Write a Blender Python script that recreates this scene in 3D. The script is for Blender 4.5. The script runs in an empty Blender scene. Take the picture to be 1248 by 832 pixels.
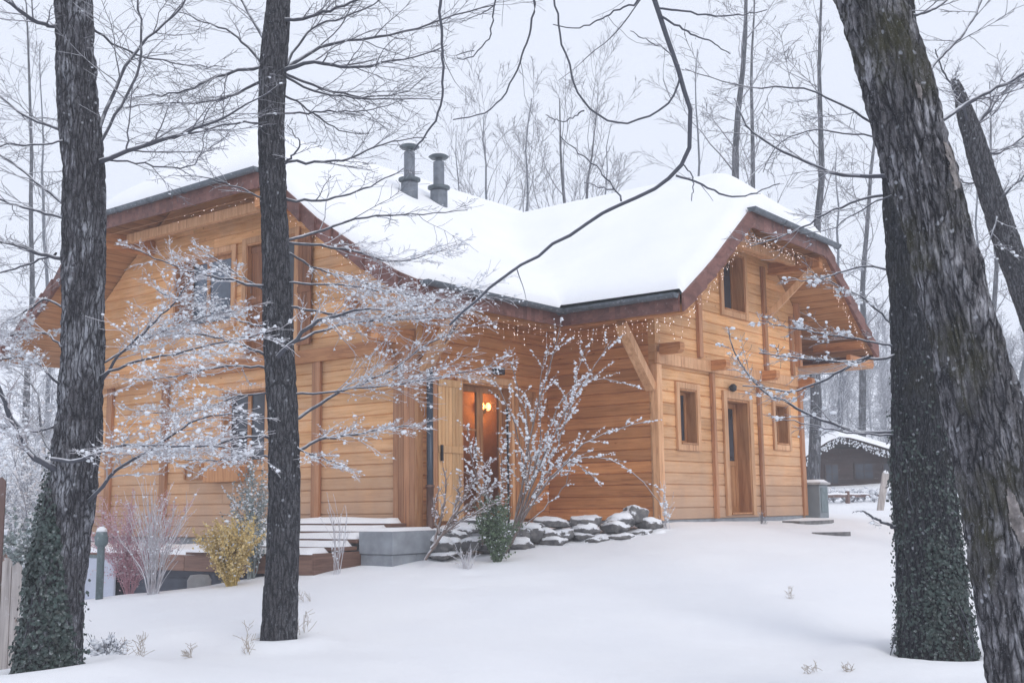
import bpy, math, random
import numpy as np
from mathutils import Vector, Matrix
SC = bpy.context.scene
COL = SC.collection
rng = np.random.default_rng(11)
random.seed(5)
Z0 = 1.6                      # camera height in world units
# ------------------------------------------------------------------ camera
F = 1410.0; CX = 624.0; CY = 416.0
PI_, RO, YA = math.radians(8.098), math.radians(-0.728), math.radians(37.873)
fw = np.array([0, math.cos(PI_), math.sin(PI_)]); up0 = np.array([0, -math.sin(PI_), math.cos(PI_)]); rt0 = np.array([1., 0, 0])
RT = rt0*math.cos(RO)+up0*math.sin(RO); UP = up0*math.cos(RO)-rt0*math.sin(RO)
CAMP = np.array([0, 0, Z0])
def ray(x, y): return (x-CX)/F*RT-(y-CY)/F*UP+fw
def at(x, y, d):
    r = ray(x, y); return r*(d/r[1])+CAMP
cd = bpy.data.cameras.new('camera'); cam = bpy.data.objects.new('camera', cd); COL.objects.link(cam)
cd.sensor_width = 36; cd.lens = F/1248*36; cd.clip_end = 2000; cd.clip_start = .05
cam.matrix_world = Matrix(((RT[0], UP[0], -fw[0], 0), (RT[1], UP[1], -fw[1], 0), (RT[2], UP[2], -fw[2], Z0), (0, 0, 0, 1)))
SC.camera = cam
dU = np.array([math.sin(YA), math.cos(YA), 0]); dV = np.array([-math.cos(YA), math.sin(YA), 0])
_r = ray(805, 632); HC = _r*(19.2/_r[1])+CAMP
def hw(u, v, z): return HC+dU*u+dV*v+np.array([0, 0, z])

# ------------------------------------------------------------------ noise
class Perlin:
    def __init__(s, seed=0):
        r = np.random.default_rng(seed); s.p = np.concatenate([r.permutation(256)]*3)
        g = r.normal(size=(256, 3)); s.g = g/np.linalg.norm(g, axis=1)[:, None]
    def __call__(s, x, y, z):
        x, y, z = np.broadcast_arrays(np.asarray(x, float), y, z)
        xi = np.floor(x).astype(int); yi = np.floor(y).astype(int); zi = np.floor(z).astype(int)
        xf = x-xi; yf = y-yi; zf = z-zi; xi &= 255; yi &= 255; zi &= 255
        f = lambda t: t*t*t*(t*(t*6-15)+10)
        a, b, c = f(xf), f(yf), f(zf)
        def G(i, j, k):
            h = s.p[s.p[s.p[xi+i]+yi+j]+zi+k] % 256; g = s.g[h]
            return g[..., 0]*(xf-i)+g[..., 1]*(yf-j)+g[..., 2]*(zf-k)
        l = lambda t, p, q: p+t*(q-p)
        return 1.6*l(c, l(b, l(a, G(0, 0, 0), G(1, 0, 0)), l(a, G(0, 1, 0), G(1, 1, 0))), l(b, l(a, G(0, 0, 1), G(1, 0, 1)), l(a, G(0, 1, 1), G(1, 1, 1))))
PN = Perlin(3)

# ------------------------------------------------------------------ materials
def newmat(name):
    m = bpy.data.materials.new(name); m.use_nodes = True; nt = m.node_tree
    b = nt.nodes['Principled BSDF']; return m, nt, b
def N(nt, t, **kw):
    n = nt.nodes.new(t)
    for k, v in kw.items():
        if k in n.inputs: n.inputs[k].default_value = v
        else: setattr(n, k, v)
    return n
def L(nt, a, ao, b, bi): nt.links.new(a.outputs[ao], b.inputs[bi])
def noise(nt, scale, mapscale=(1, 1, 1), detail=4, rough=.55, coord='Object'):
    tc = N(nt, 'ShaderNodeTexCoord'); mp = N(nt, 'ShaderNodeMapping'); mp.inputs['Scale'].default_value = mapscale
    n = N(nt, 'ShaderNodeTexNoise'); n.inputs['Scale'].default_value = scale; n.inputs['Detail'].default_value = detail; n.inputs['Roughness'].default_value = rough
    L(nt, tc, coord, mp, 'Vector'); L(nt, mp, 'Vector', n, 'Vector'); return n
def ramp(nt, src, out, stops):
    r = N(nt, 'ShaderNodeValToRGB'); e = r.color_ramp.elements
    while len(e) < len(stops): e.new(.5)
    for i, (p, c) in enumerate(stops):
        e[i].position = p; e[i].color = (*c, 1) if len(c) == 3 else c
    nt.links.new(src.outputs[out], r.inputs['Fac']); return r
def mix(nt, fac, a, b, mode='MIX'):
    m = N(nt, 'ShaderNodeMix', data_type='RGBA', blend_type=mode)
    for v, i in ((fac, 0), (a, 6), (b, 7)):
        if isinstance(v, (int, float)): m.inputs[i].default_value = v
        elif isinstance(v, tuple): m.inputs[i].default_value = (*v, 1) if len(v) == 3 else v
        else: nt.links.new(v, m.inputs[i])
    return m.outputs[2]
def bump(nt, b, h, strength, dist=.01):
    n = N(nt, 'ShaderNodeBump'); n.inputs['Strength'].default_value = strength; n.inputs['Distance'].default_value = dist
    nt.links.new(h, n.inputs['Height']); nt.links.new(n.outputs[0], b.inputs['Normal'])
def G3(v): return (v, v, v)

def wood_mat(name, c1, c2, c3, grain, rough=.55, knots=True, frost=0.0, low_grey=False):
    """c1 light c2 mid c3 dark grain; grain = mapping scale of the fibre noise"""
    m, nt, b = newmat(name)
    at_ = N(nt, 'ShaderNodeAttribute', attribute_name='rnd')
    tc = N(nt, 'ShaderNodeTexCoord'); mp = N(nt, 'ShaderNodeMapping'); mp.inputs['Scale'].default_value = grain
    off = N(nt, 'ShaderNodeVectorMath', operation='SCALE'); off.inputs['Scale'].default_value = 37.
    cmb = N(nt, 'ShaderNodeCombineXYZ')
    for i in range(3): nt.links.new(at_.outputs['Fac'], cmb.inputs[i])
    nt.links.new(cmb.outputs[0], off.inputs[0])
    add = N(nt, 'ShaderNodeVectorMath', operation='ADD'); L(nt, tc, 'Object', add, 0); nt.links.new(off.outputs[0], add.inputs[1])
    L(nt, add, 0, mp, 'Vector')
    n1 = N(nt, 'ShaderNodeTexNoise'); n1.inputs['Scale'].default_value = 1; n1.inputs['Detail'].default_value = 6; n1.inputs['Roughness'].default_value = .6; n1.inputs['Distortion'].default_value = .6
    L(nt, mp, 0, n1, 'Vector')
    r1 = ramp(nt, n1, 'Fac', [(.30, c3), (.46, c2), (.62, c1)])
    n2 = noise(nt, .9, detail=3)
    r2 = ramp(nt, n2, 'Fac', [(.3, (.80, .76, .72)), (.7, (1.06, 1.06, 1.08))])
    col = mix(nt, 1, r1.outputs[0], r2.outputs[0], 'MULTIPLY')
    mr = N(nt, 'ShaderNodeMapRange'); mr.inputs['To Min'].default_value = .80; mr.inputs['To Max'].default_value = 1.12
    nt.links.new(at_.outputs['Fac'], mr.inputs['Value'])
    cc = N(nt, 'ShaderNodeCombineXYZ')
    for i in range(3): nt.links.new(mr.outputs[0], cc.inputs[i])
    col = mix(nt, 1, col, cc.outputs[0], 'MULTIPLY')
    if knots:
        vo = N(nt, 'ShaderNodeTexVoronoi'); vo.inputs['Scale'].default_value = 1
        mp2 = N(nt, 'ShaderNodeMapping'); g = grain; mx = min(g)
        mp2.inputs['Scale'].default_value = tuple(2.2 if q == mx else 4.5 for q in g)
        nt.links.new(add.outputs[0], mp2.inputs[0]); L(nt, mp2, 0, vo, 'Vector')
        rk = ramp(nt, vo, 'Distance', [(.035, (.62, .5, .42)), (.085, (1, 1, 1))])
        col = mix(nt, 1, col, rk.outputs[0], 'MULTIPLY')
    if frost:
        nf = noise(nt, 14, detail=6, rough=.75)
        rf = ramp(nt, nf, 'Fac', [(.60, (0, 0, 0)), (.68, (frost, frost, frost))])
        col = mix(nt, rf.outputs[0], col, (.75, .78, .82))
    if low_grey:  # boards darker and greyer towards the bottom, plus random grey-brown patches
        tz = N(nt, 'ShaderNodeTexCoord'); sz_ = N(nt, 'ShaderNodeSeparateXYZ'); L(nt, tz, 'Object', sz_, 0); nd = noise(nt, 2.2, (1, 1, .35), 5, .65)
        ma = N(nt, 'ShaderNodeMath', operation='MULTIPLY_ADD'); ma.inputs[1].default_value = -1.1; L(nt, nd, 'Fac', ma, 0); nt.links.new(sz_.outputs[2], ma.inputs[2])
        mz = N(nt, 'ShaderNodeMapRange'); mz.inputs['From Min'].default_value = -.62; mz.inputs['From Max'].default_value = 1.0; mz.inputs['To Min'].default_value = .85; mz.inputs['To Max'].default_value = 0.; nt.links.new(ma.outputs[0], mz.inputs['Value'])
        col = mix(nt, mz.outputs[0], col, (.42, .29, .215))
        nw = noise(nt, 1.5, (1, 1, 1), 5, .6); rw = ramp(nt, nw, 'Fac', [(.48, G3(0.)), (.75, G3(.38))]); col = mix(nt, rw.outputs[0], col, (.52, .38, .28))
    nt.links.new(col, b.inputs['Base Color']); b.inputs['Roughness'].default_value = rough
    b.inputs['Specular IOR Level'].default_value = .3
    bump(nt, b, n1.outputs['Fac'], .35, .004)
    return m
LT, MD, DK = (.83, .485, .24), (.76, .405, .175), (.56, .275, .11)
M = {}
M['wall'] = wood_mat('honey spruce', LT, MD, DK, (1.3, 1.3, 22), low_grey=True)
M['wall_v'] = wood_mat('honey spruce upright', tuple(.9*c for c in LT), tuple(.86*c for c in MD), DK, (26, 26, 1.2))
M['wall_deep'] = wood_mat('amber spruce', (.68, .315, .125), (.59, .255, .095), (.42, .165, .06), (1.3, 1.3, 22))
M['post'] = wood_mat('brown spruce', (.50, .26, .14), (.42, .20, .10), (.28, .12, .06), (26, 26, 1.1))
M['trim'] = wood_mat('trim spruce', (.74, .44, .24), (.64, .35, .18), (.46, .22, .11), (18, 18, 1.6), knots=False)
M['frame'] = wood_mat('window frame spruce', (.54, .28, .13), (.45, .21, .09), (.30, .125, .05), (18, 18, 1.6), knots=False)
M['soffit'] = wood_mat('soffit boards', (.66, .36, .17), (.57, .28, .12), (.40, .18, .075), (14, 14, 14), knots=True)
M['beam'] = wood_mat('glulam beam', (.62, .30, .13), (.50, .22, .09), (.33, .13, .055), (2, 2, 20))
M['shutter'] = wood_mat('shutter boards', (.80, .52, .28), (.72, .43, .21), (.55, .30, .14), (24, 24, 1.2))
M['shutter_dark'] = wood_mat('brown shutter boards', (.36, .16, .075), (.28, .12, .055), (.17, .07, .035), (24, 24, 1.2))
M['fascia'] = wood_mat('red brown fascia', (.23, .108, .088), (.18, .08, .066), (.115, .05, .042), (4, 4, 9), knots=False, frost=.25)
M['deckwood'] = wood_mat('deck fascia', (.27, .16, .12), (.21, .12, .09), (.13, .07, .055), (1.5, 1.5, 22), knots=False)
M['cabin'] = wood_mat('dark cabin boards', (.050, .028, .026), (.038, .022, .021), (.022, .015, .015), (1.5, 1.5, 20), knots=False, frost=.3)
M['fence'] = wood_mat('weathered grey fence boards', (.50, .47, .45), (.40, .37, .36), (.24, .22, .21), (20, 20, 1.2), frost=.5)
M['fence_brown'] = wood_mat('brown fence boards', (.22, .14, .12), (.17, .11, .10), (.1, .07, .06), (20, 20, 1.2), frost=.5)

def snow_mat():
    m, nt, b = newmat('snow')
    n = noise(nt, 1.1, detail=4); r = ramp(nt, n, 'Fac', [(.3, (.87, .885, .92)), (.7, (.92, .93, .95))])
    nt.links.new(r.outputs[0], b.inputs['Base Color']); b.inputs['Roughness'].default_value = .75; b.inputs['Specular IOR Level'].default_value = .15
    n2 = noise(nt, 60, detail=4, rough=.7); n3 = noise(nt, 5, detail=4)
    a = N(nt, 'ShaderNodeMath', operation='MULTIPLY_ADD'); a.inputs[1].default_value = 4.; L(nt, n3, 'Fac', a, 0); L(nt, n2, 'Fac', a, 2)
    bump(nt, b, a.outputs[0], .25, .01); return m
M['snow'] = snow_mat()
def ground_mat():
    m, nt, b = newmat('ground snow')
    n = noise(nt, .5, detail=5); r = ramp(nt, n, 'Fac', [(.3, (.87, .885, .92)), (.7, (.92, .93, .95))])
    nt.links.new(r.outputs[0], b.inputs['Base Color']); b.inputs['Roughness'].default_value = .75; b.inputs['Specular IOR Level'].default_value = .12
    n2 = noise(nt, 35, detail=5, rough=.7); n3 = noise(nt, 2.5, detail=5)
    a = N(nt, 'ShaderNodeMath', operation='MULTIPLY_ADD'); a.inputs[1].default_value = 6.; L(nt, n3, 'Fac', a, 0); L(nt, n2, 'Fac', a, 2)
    bump(nt, b, a.outputs[0], .35, .012); return m
M['ground'] = ground_mat()
def flat(name, c, rough=.6, metal=0, var=.15, scale=6, bumpy=0, frost=0):
    m, nt, b = newmat(name)
    n = noise(nt, scale, detail=5); lo = tuple(x*(1-var) for x in c); hi = tuple(x*(1+var) for x in c)
    r = ramp(nt, n, 'Fac', [(.3, lo), (.7, hi)]); col = r.outputs[0]
    if frost:
        nf = noise(nt, 22, detail=6, rough=.75); rf = ramp(nt, nf, 'Fac', [(.56, (0, 0, 0)), (.66, (frost,)*3)])
        col = mix(nt, rf.outputs[0], col, (.78, .8, .84))
    nt.links.new(col, b.inputs['Base Color']); b.inputs['Roughness'].default_value = rough; b.inputs['Metallic'].default_value = metal
    if bumpy: n2 = noise(nt, scale*5, detail=5); bump(nt, b, n2.outputs['Fac'], bumpy, .01)
    return m
M['gutter'] = flat('zinc gutter', (.105, .125, .145), .5, .3, .2, 8, frost=.35)
M['pipe'] = flat('dark downpipe', (.05, .065, .09), .4, .4)
M['copperpipe'] = flat('brown downpipe foot', (.16, .09, .07), .5, .3)
M['chimney'] = flat('chimney steel', (.155, .175, .205), .5, .35, .25, 9)
M['chimney_dark'] = flat('chimney cap steel', (.10, .125, .14), .5, .3, .25, 9)
M['concrete'] = flat('pale concrete', (.27, .29, .32), .85, 0, .2, 5, .25)
M['concrete2'] = flat('old concrete', (.36, .36, .36), .9, 0, .2, 5, .3)
M['skirt'] = flat('blue grey skirting', (.075, .085, .11), .7, 0, .25, 3)
M['whitepanel'] = flat('pale panel', (.48, .51, .60), .6, 0, .06, 3)
M['slate'] = flat('slate metal', (.12, .16, .17), .5, .1, .2, 6, frost=.3)
def stone_mat():
    m, nt, b = newmat('grey boulder'); n = noise(nt, 7, detail=6, rough=.7); r = ramp(nt, n, 'Fac', [(.3, (.07, .072, .08)), (.5, (.16, .155, .155)), (.72, (.30, .285, .27))])
    g = N(nt, 'ShaderNodeNewGeometry'); sp = N(nt, 'ShaderNodeSeparateXYZ'); L(nt, g, 'Normal', sp, 0); n2 = noise(nt, 9, detail=6, rough=.7)
    a = N(nt, 'ShaderNodeMath', operation='MULTIPLY_ADD'); a.inputs[1].default_value = 2.2; L(nt, n2, 'Fac', a, 0); nt.links.new(sp.outputs[2], a.inputs[2])
    rr = ramp(nt, a, 0, [(.0, G3(0.)), (1., G3(1.))]); mr = N(nt, 'ShaderNodeMapRange'); mr.inputs['From Min'].default_value = 1.55; mr.inputs['From Max'].default_value = 1.8; nt.links.new(a.outputs[0], mr.inputs['Value'])
    col = mix(nt, mr.outputs[0], r.outputs[0], (.84, .86, .9)); nt.links.new(col, b.inputs['Base Color']); b.inputs['Roughness'].default_value = .9; n3 = noise(nt, 25, detail=6); bump(nt, b, n3.outputs['Fac'], .7, .015); return m
M['stone'] = stone_mat()
M['acbox'] = flat('grey casing', (.20, .23, .25), .6, 0, .1, 6)
M['iron'] = flat('black iron', (.03, .03, .035), .5, .3)
M['lichpole'] = flat('smooth grey bark', (.11, .125, .15), .85, 0, .3, 6, .3, frost=.2)
def glass(name, c, rough=.06):
    m, nt, b = newmat(name); n = noise(nt, 2.5, detail=5); r = ramp(nt, n, 'Fac', [(.35, c), (.7, tuple(min(1, x*2.1) for x in c))])
    nt.links.new(r.outputs[0], b.inputs['Base Color']); b.inputs['Roughness'].default_value = rough; b.inputs['IOR'].default_value = 1.5
    return m
M['glass'] = glass('dark window glass', (.025, .03, .04))
M['glass_reflect'] = glass('window glass with painted reflections', (.07, .09, .12))  # reflections painted in as a paler, mottled base colour
def clear_glass():
    m, nt, b = newmat('clear door glass')
    for n in list(nt.nodes):
        if n.type == 'BSDF_PRINCIPLED': nt.nodes.remove(n)
    o = [n for n in nt.nodes if n.type == 'OUTPUT_MATERIAL'][0]
    t = N(nt, 'ShaderNodeBsdfTransparent'); t.inputs[0].default_value = (.85, .82, .8, 1); g = N(nt, 'ShaderNodeBsdfGlossy'); g.inputs['Roughness'].default_value = .03
    mx = N(nt, 'ShaderNodeMixShader'); mx.inputs[0].default_value = .08
    L(nt, t, 0, mx, 1); L(nt, g, 0, mx, 2); L(nt, mx, 0, o, 'Surface'); return m
M['clear'] = clear_glass()
M['interior'] = flat('interior panelling', (.30, .15, .08), .8)
def emis(name, c, s):
    m, nt, b = newmat(name); b.inputs['Base Color'].default_value = (*c, 1); b.inputs['Emission Color'].default_value = (*c, 1); b.inputs['Emission Strength'].default_value = s; return m
M['bulb'] = emis('fairy light', (1, .88, .84), .95)
M['lampglow'] = emis('lamp glow', (1, .50, .18), 4.5)

def bark_mat(name, dark, light, lich, lich_amt=.5, moss=0, sz=1.0, streak=.5, lo=.53):
    """long plates of grey bark between dark furrows, lichen blotches, specks of blown snow"""
    m, nt, b = newmat(name)
    tc = N(nt, 'ShaderNodeTexCoord'); wn = noise(nt, 6, (1, 1, .6), 3)
    sb = N(nt, 'ShaderNodeVectorMath', operation='SUBTRACT'); nt.links.new(wn.outputs['Color'], sb.inputs[0]); sb.inputs[1].default_value = (.5, .5, .5)
    sc_ = N(nt, 'ShaderNodeVectorMath', operation='SCALE'); sc_.inputs['Scale'].default_value = .10; nt.links.new(sb.outputs[0], sc_.inputs[0])
    ad = N(nt, 'ShaderNodeVectorMath', operation='ADD'); L(nt, tc, 'Object', ad, 0); nt.links.new(sc_.outputs[0], ad.inputs[1])
    def vor(ms):
        mp = N(nt, 'ShaderNodeMapping'); mp.inputs['Scale'].default_value = ms; nt.links.new(ad.outputs[0], mp.inputs[0])
        v = N(nt, 'ShaderNodeTexVoronoi', feature='DISTANCE_TO_EDGE'); v.inputs['Scale'].default_value = 1; L(nt, mp, 0, v, 'Vector'); return v
    v1 = vor((30*sz, 30*sz, 4.2*sz)); v2 = vor((70*sz, 70*sz, 16*sz))
    e1 = ramp(nt, v1, 'Distance', [(.02, G3(0.)), (.22, G3(1.))]); e2 = ramp(nt, v2, 'Distance', [(.0, G3(.45)), (.16, G3(1.))])
    n1 = noise(nt, 1, (110*sz, 110*sz, 22*sz), 5, .7); rn = ramp(nt, n1, 'Fac', [(.30, G3(.35)), (.66, G3(1.25))])
    h = mix(nt, 1, mix(nt, 1, e1.outputs[0], e2.outputs[0], 'MULTIPLY'), rn.outputs[0], 'MULTIPLY')
    col = mix(nt, h, dark, light)
    n2 = noise(nt, 1, (5, 5, 2.0), 6, .65); r2 = ramp(nt, n2, 'Fac', [(lo, G3(0.)), (lo+.13, G3(lich_amt))])
    f = mix(nt, 1, r2.outputs[0], h, 'MULTIPLY'); col = mix(nt, f, col, lich)
    if moss:
        n4 = noise(nt, 1.6, (1, 1, .8), 5, .6); r4 = ramp(nt, n4, 'Fac', [(.52, G3(0.)), (.66, G3(moss))])
        col = mix(nt, r4.outputs[0], col, (.050, .048, .022))
    n3 = noise(nt, 1, (130, 130, 70), 3, .8); r3 = ramp(nt, n3, 'Fac', [(.615, G3(0.)), (.66, G3(streak))]); col = mix(nt, r3.outputs[0], col, (.66, .70, .78))
    vo = N(nt, 'ShaderNodeTexVoronoi'); vo.inputs['Scale'].default_value = 11; nt.links.new(ad.outputs[0], vo.inputs['Vector'])
    rv = ramp(nt, vo, 'Distance', [(.12, G3(.75)), (.20, G3(0.))]); n5 = noise(nt, 1.7, detail=2); r5 = ramp(nt, n5, 'Fac', [(.47, G3(0.)), (.56, G3(.9))])
    col = mix(nt, mix(nt, 1, rv.outputs[0], r5.outputs[0], 'MULTIPLY'), col, (.50, .52, .57))
    nt.links.new(col, b.inputs['Base Color']); b.inputs['Roughness'].default_value = .9; b.inputs['Specular IOR Level'].default_value = .2
    bump(nt, b, h, .8, .02); return m
M['bark1'] = bark_mat('furrowed bark with pale streaks', (.018, .018, .023), (.160, .158, .178), (.52, .54, .60), 1., sz=.85, lo=.47)
M['bark2'] = bark_mat('furrowed grey bark', (.018, .019, .024), (.142, .140, .155), (.34, .36, .40), .45)
M['bark3'] = bark_mat('dark bark', (.010, .012, .016), (.080, .083, .096), (.24, .24, .27), .4, .3, 1.1, .35)
M['bark4'] = bark_mat('mossy furrowed bark', (.017, .017, .021), (.205, .20, .215), (.52, .52, .56), 1., .75, .55, lo=.49)
M['leaf_y'] = flat('yellow conifer scale leaves', (.66, .50, .22), .7, 0, .35, 30, frost=.5)
M['leaf_g'] = flat('green conifer scale leaves', (.10, .15, .08), .7, 0, .5, 30, frost=.55)
M['leaf_b'] = flat('grey green scale leaves', (.20, .25, .25), .7, 0, .4, 30, frost=.8)
M['leaf_r'] = flat('rosy frosted leaves', (.56, .33, .38), .7, 0, .3, 30, frost=.8)
M['bark_far'] = bark_mat('far trunk bark', (.05, .055, .065), (.16, .165, .185), (.42, .44, .48), .9, sz=.35)
def twig_mat(name, c, snowamt, lo=.15, hi=.75):
    """thin wood with snow lying on its upper side"""
    m, nt, b = newmat(name)
    g = N(nt, 'ShaderNodeNewGeometry'); s = N(nt, 'ShaderNodeSeparateXYZ'); L(nt, g, 'Normal', s, 0)
    n = noise(nt, 9, detail=3); ad = N(nt, 'ShaderNodeMath', operation='MULTIPLY_ADD'); ad.inputs[1].default_value = 1.3; L(nt, n, 'Fac', ad, 0)
    sb = N(nt, 'ShaderNodeMath', operation='ADD'); sb.inputs[1].default_value = -.65; nt.links.new(s.outputs[2], sb.inputs[0]); nt.links.new(sb.outputs[0], ad.inputs[2])
    mr = N(nt, 'ShaderNodeMapRange'); mr.inputs['From Min'].default_value = lo; mr.inputs['From Max'].default_value = hi; mr.inputs['To Max'].default_value = snowamt
    nt.links.new(ad.outputs[0], mr.inputs['Value'])
    col = mix(nt, mr.outputs[0], c, (.80, .82, .87)); nt.links.new(col, b.inputs['Base Color']); b.inputs['Roughness'].default_value = .85; b.inputs['Specular IOR Level'].default_value = .2
    return m
M['limb'] = twig_mat('limb bark with snow', (.075, .078, .095), .85)
M['twig'] = twig_mat('twig with light snow', (.15, .15, .172), .85, .05, .7)
M['twig_frost'] = twig_mat('frosted twig', (.42, .39, .41), 1., -.2, .4)
M['twig_far'] = twig_mat('far twigs', (.19, .19, .215), .75, .0, .7)
M['twig_dark'] = twig_mat('dark wet branch', (.085, .09, .11), .7, .35, .8)
M['twig_brown'] = twig_mat('brown twig under snow', (.20, .155, .14), .85, .1, .8)
M['twig_pink'] = twig_mat('reddish twigs', (.50, .28, .32), .75, 0, .7)
M['needle_y'] = twig_mat('yellow conifer sprays', (.62, .46, .16), .8, .25, .9)
M['needle_g'] = twig_mat('green conifer sprays', (.13, .17, .11), .75, .2, .8)
M['needle_b'] = twig_mat('grey green sprays', (.30, .34, .34), .95, 0, .6)
M['clump'] = flat('snow clump', (.80, .83, .88), .8, 0, .05, 8)
M['clump_rosy'] = flat('frosty leaf', (.66, .62, .66), .8, 0, .1, 8)
M['ivy'] = flat('ivy leaf', (.030, .050, .045), .5, 0, .6, 14, frost=.3)
M['grass'] = flat('dry stem', (.42, .36, .30), .8)
M['hillwood'] = twig_mat('frosted far woodland', (.22, .23, .27), 1., -.2, .5)

# ------------------------------------------------------------------ mesh helpers
def setp(o, label=None, cat=None, group=None, kind=None):
    if label: o['label'] = label
    if cat: o['category'] = cat
    if group: o['group'] = group
    if kind: o['kind'] = kind
    return o
def empty(name, loc=(0, 0, 0), rz=0, **k):
    o = bpy.data.objects.new(name, None); COL.objects.link(o); o.location = loc; o.rotation_euler = (0, 0, rz); o.empty_display_size = .2
    return setp(o, **k)
def mkobj(name, verts, faces, mat, parent=None, smooth=False, rnd=None, world=False, **k):
    me = bpy.data.meshes.new(name); me.from_pydata([tuple(map(float, v)) for v in verts], [], faces); me.update()
    if rnd is not None:
        a = me.attributes.new('rnd', 'FLOAT', 'FACE'); a.data.foreach_set('value', np.asarray(rnd, np.float32))
    return _fin(name, me, mat, parent, smooth, k)
def _fin(name, me, mat, parent, smooth, k):
    if smooth: me.polygons.foreach_set('use_smooth', np.ones(len(me.polygons), bool))
    o = bpy.data.objects.new(name, me); COL.objects.link(o)
    for m in (mat if isinstance(mat, (list, tuple)) else [mat]): me.materials.append(m)
    if parent is not None: o.parent = parent
    return setp(o, **k)
def npmesh(name, V, Fc, mat, parent=None, smooth=True, tri=None, **k):
    """V (n,3); Fc (m,4) quads; tri (t,3)"""
    me = bpy.data.meshes.new(name); V = np.asarray(V, np.float32)
    Fc = np.asarray(Fc, np.int32).reshape(-1, 4); nq = len(Fc); nt_ = 0 if tri is None else len(tri)
    me.vertices.add(len(V)); me.vertices.foreach_set('co', V.ravel())
    me.loops.add(nq*4+nt_*3); me.polygons.add(nq+nt_)
    li = Fc.ravel(); 
    if nt_: li = np.concatenate([li, np.asarray(tri, np.int32).ravel()])
    me.loops.foreach_set('vertex_index', li.astype(np.int32))
    st = np.arange(nq)*4
    if nt_: st = np.concatenate([st, nq*4+np.arange(nt_)*3])
    me.polygons.foreach_set('loop_start', st.astype(np.int32))
    me.update(calc_edges=True); me.validate()
    return _fin(name, me, mat, parent, smooth, k)
class MB:
    def __init__(s): s.v = []; s.f = []; s.r = []
    def add(s, vs, fs, r=None):
        o = len(s.v); s.v += [tuple(map(float, v)) for v in vs]; s.f += [tuple(i+o for i in f) for f in fs]
        r = random.random() if r is None else r; s.r += [r]*len(fs)
    def box(s, x0, x1, y0, y1, z0, z1, r=None, c=0):
        if x0 > x1: x0, x1 = x1, x0
        if y0 > y1: y0, y1 = y1, y0
        vs = [(x, y, z) for z in (z0, z1) for x, y in ((x0, y0), (x1, y0), (x1, y1), (x0, y1))]
        s.add(vs, [(3, 2, 1, 0), (4, 5, 6, 7), (0, 1, 5, 4), (1, 2, 6, 5), (2, 3, 7, 6), (3, 0, 4, 7)], r)
    def bar(s, a, b, w, h, up=(0, 0, 1), r=None):
        a = np.array(a, float); b = np.array(b, float); t = b-a; t /= np.linalg.norm(t); x = np.cross(t, up); x /= np.linalg.norm(x); y = np.cross(x, t)
        vs = [p+x*sx*w/2+y*sy*h/2 for p in (a, b) for sx, sy in ((-1, -1), (1, -1), (1, 1), (-1, 1))]
        s.add(vs, [(3, 2, 1, 0), (4, 5, 6, 7), (0, 1, 5, 4), (1, 2, 6, 5), (2, 3, 7, 6), (3, 0, 4, 7)], r)
    def lathe(s, cx, cy, prof, n=20, r=None):
        vs = [(cx+R*math.cos(2*math.pi*i/n), cy+R*math.sin(2*math.pi*i/n), z) for R, z in prof for i in range(n)]
        fs = [(j*n+i, j*n+(i+1) % n, (j+1)*n+(i+1) % n, (j+1)*n+i) for j in range(len(prof)-1) for i in range(n)]
        fs += [tuple(range(n-1, -1, -1)), tuple((len(prof)-1)*n+i for i in range(n))]
        s.add(vs, fs, r)
    def tube(s, pts, rad, n=8, r=None):
        pts = np.array(pts, float); rad = np.broadcast_to(rad, len(pts)); V, Fq = tube_arrays(pts[None], np.array(rad, float)[None], n)
        k = len(pts); s.add(V, [tuple(f) for f in Fq]+[tuple(range(n-1, -1, -1)), tuple((k-1)*n+i for i in range(n))], r)
    def build(s, name, mat, parent=None, smooth=False, bevel=0, **k):
        o = mkobj(name, s.v, s.f, mat, parent, smooth, s.r, **k)
        if bevel:
            b = o.modifiers.new('bevel', 'BEVEL'); b.width = bevel; b.segments = 2; b.limit_method = 'ANGLE'
        return o
def tube_arrays(P, R, k, twist=0):
    """P (B,n,3), R (B,n) -> verts, quads"""
    B, n, _ = P.shape
    T = np.gradient(P, axis=1); T /= np.maximum(np.linalg.norm(T, axis=2, keepdims=True), 1e-9)
    tm = T.mean(axis=1); ref = np.where(np.abs(tm[:, 2:3]) < .8, np.array([[0, 0, 1.]]), np.array([[1., .2, 0]]))
    a = np.cross(T, ref[:, None, :]); a /= np.maximum(np.linalg.norm(a, axis=2, keepdims=True), 1e-9); b = np.cross(T, a)
    th = np.arange(k)*2*np.pi/k
    V = P[:, :, None, :]+R[:, :, None, None]*(np.cos(th)[None, None, :, None]*a[:, :, None, :]+np.sin(th)[None, None, :, None]*b[:, :, None, :])
    idx = np.arange(B*n*k).reshape(B, n, k); j = np.roll(idx, -1, axis=2)
    Q = np.stack([idx[:, :-1], idx[:, 1:], j[:, 1:], j[:, :-1]], axis=-1).reshape(-1, 4)
    return V.reshape(-1, 3), Q
def tubes_mesh(name, polys, k, mat, parent=None, **kw):
    if not polys: return None
    by = {}
    for p, r in polys: by.setdefault(len(p), []).append((p, r))
    VV, QQ, o = [], [], 0
    for n, lst in by.items():
        V, Q = tube_arrays(np.array([p for p, r in lst]), np.array([r for p, r in lst]), k); VV.append(V); QQ.append(Q+o); o += len(V)
    return npmesh(name, np.concatenate(VV), np.concatenate(QQ), mat, parent, True, **kw)
_t = (1+5**.5)/2
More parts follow.
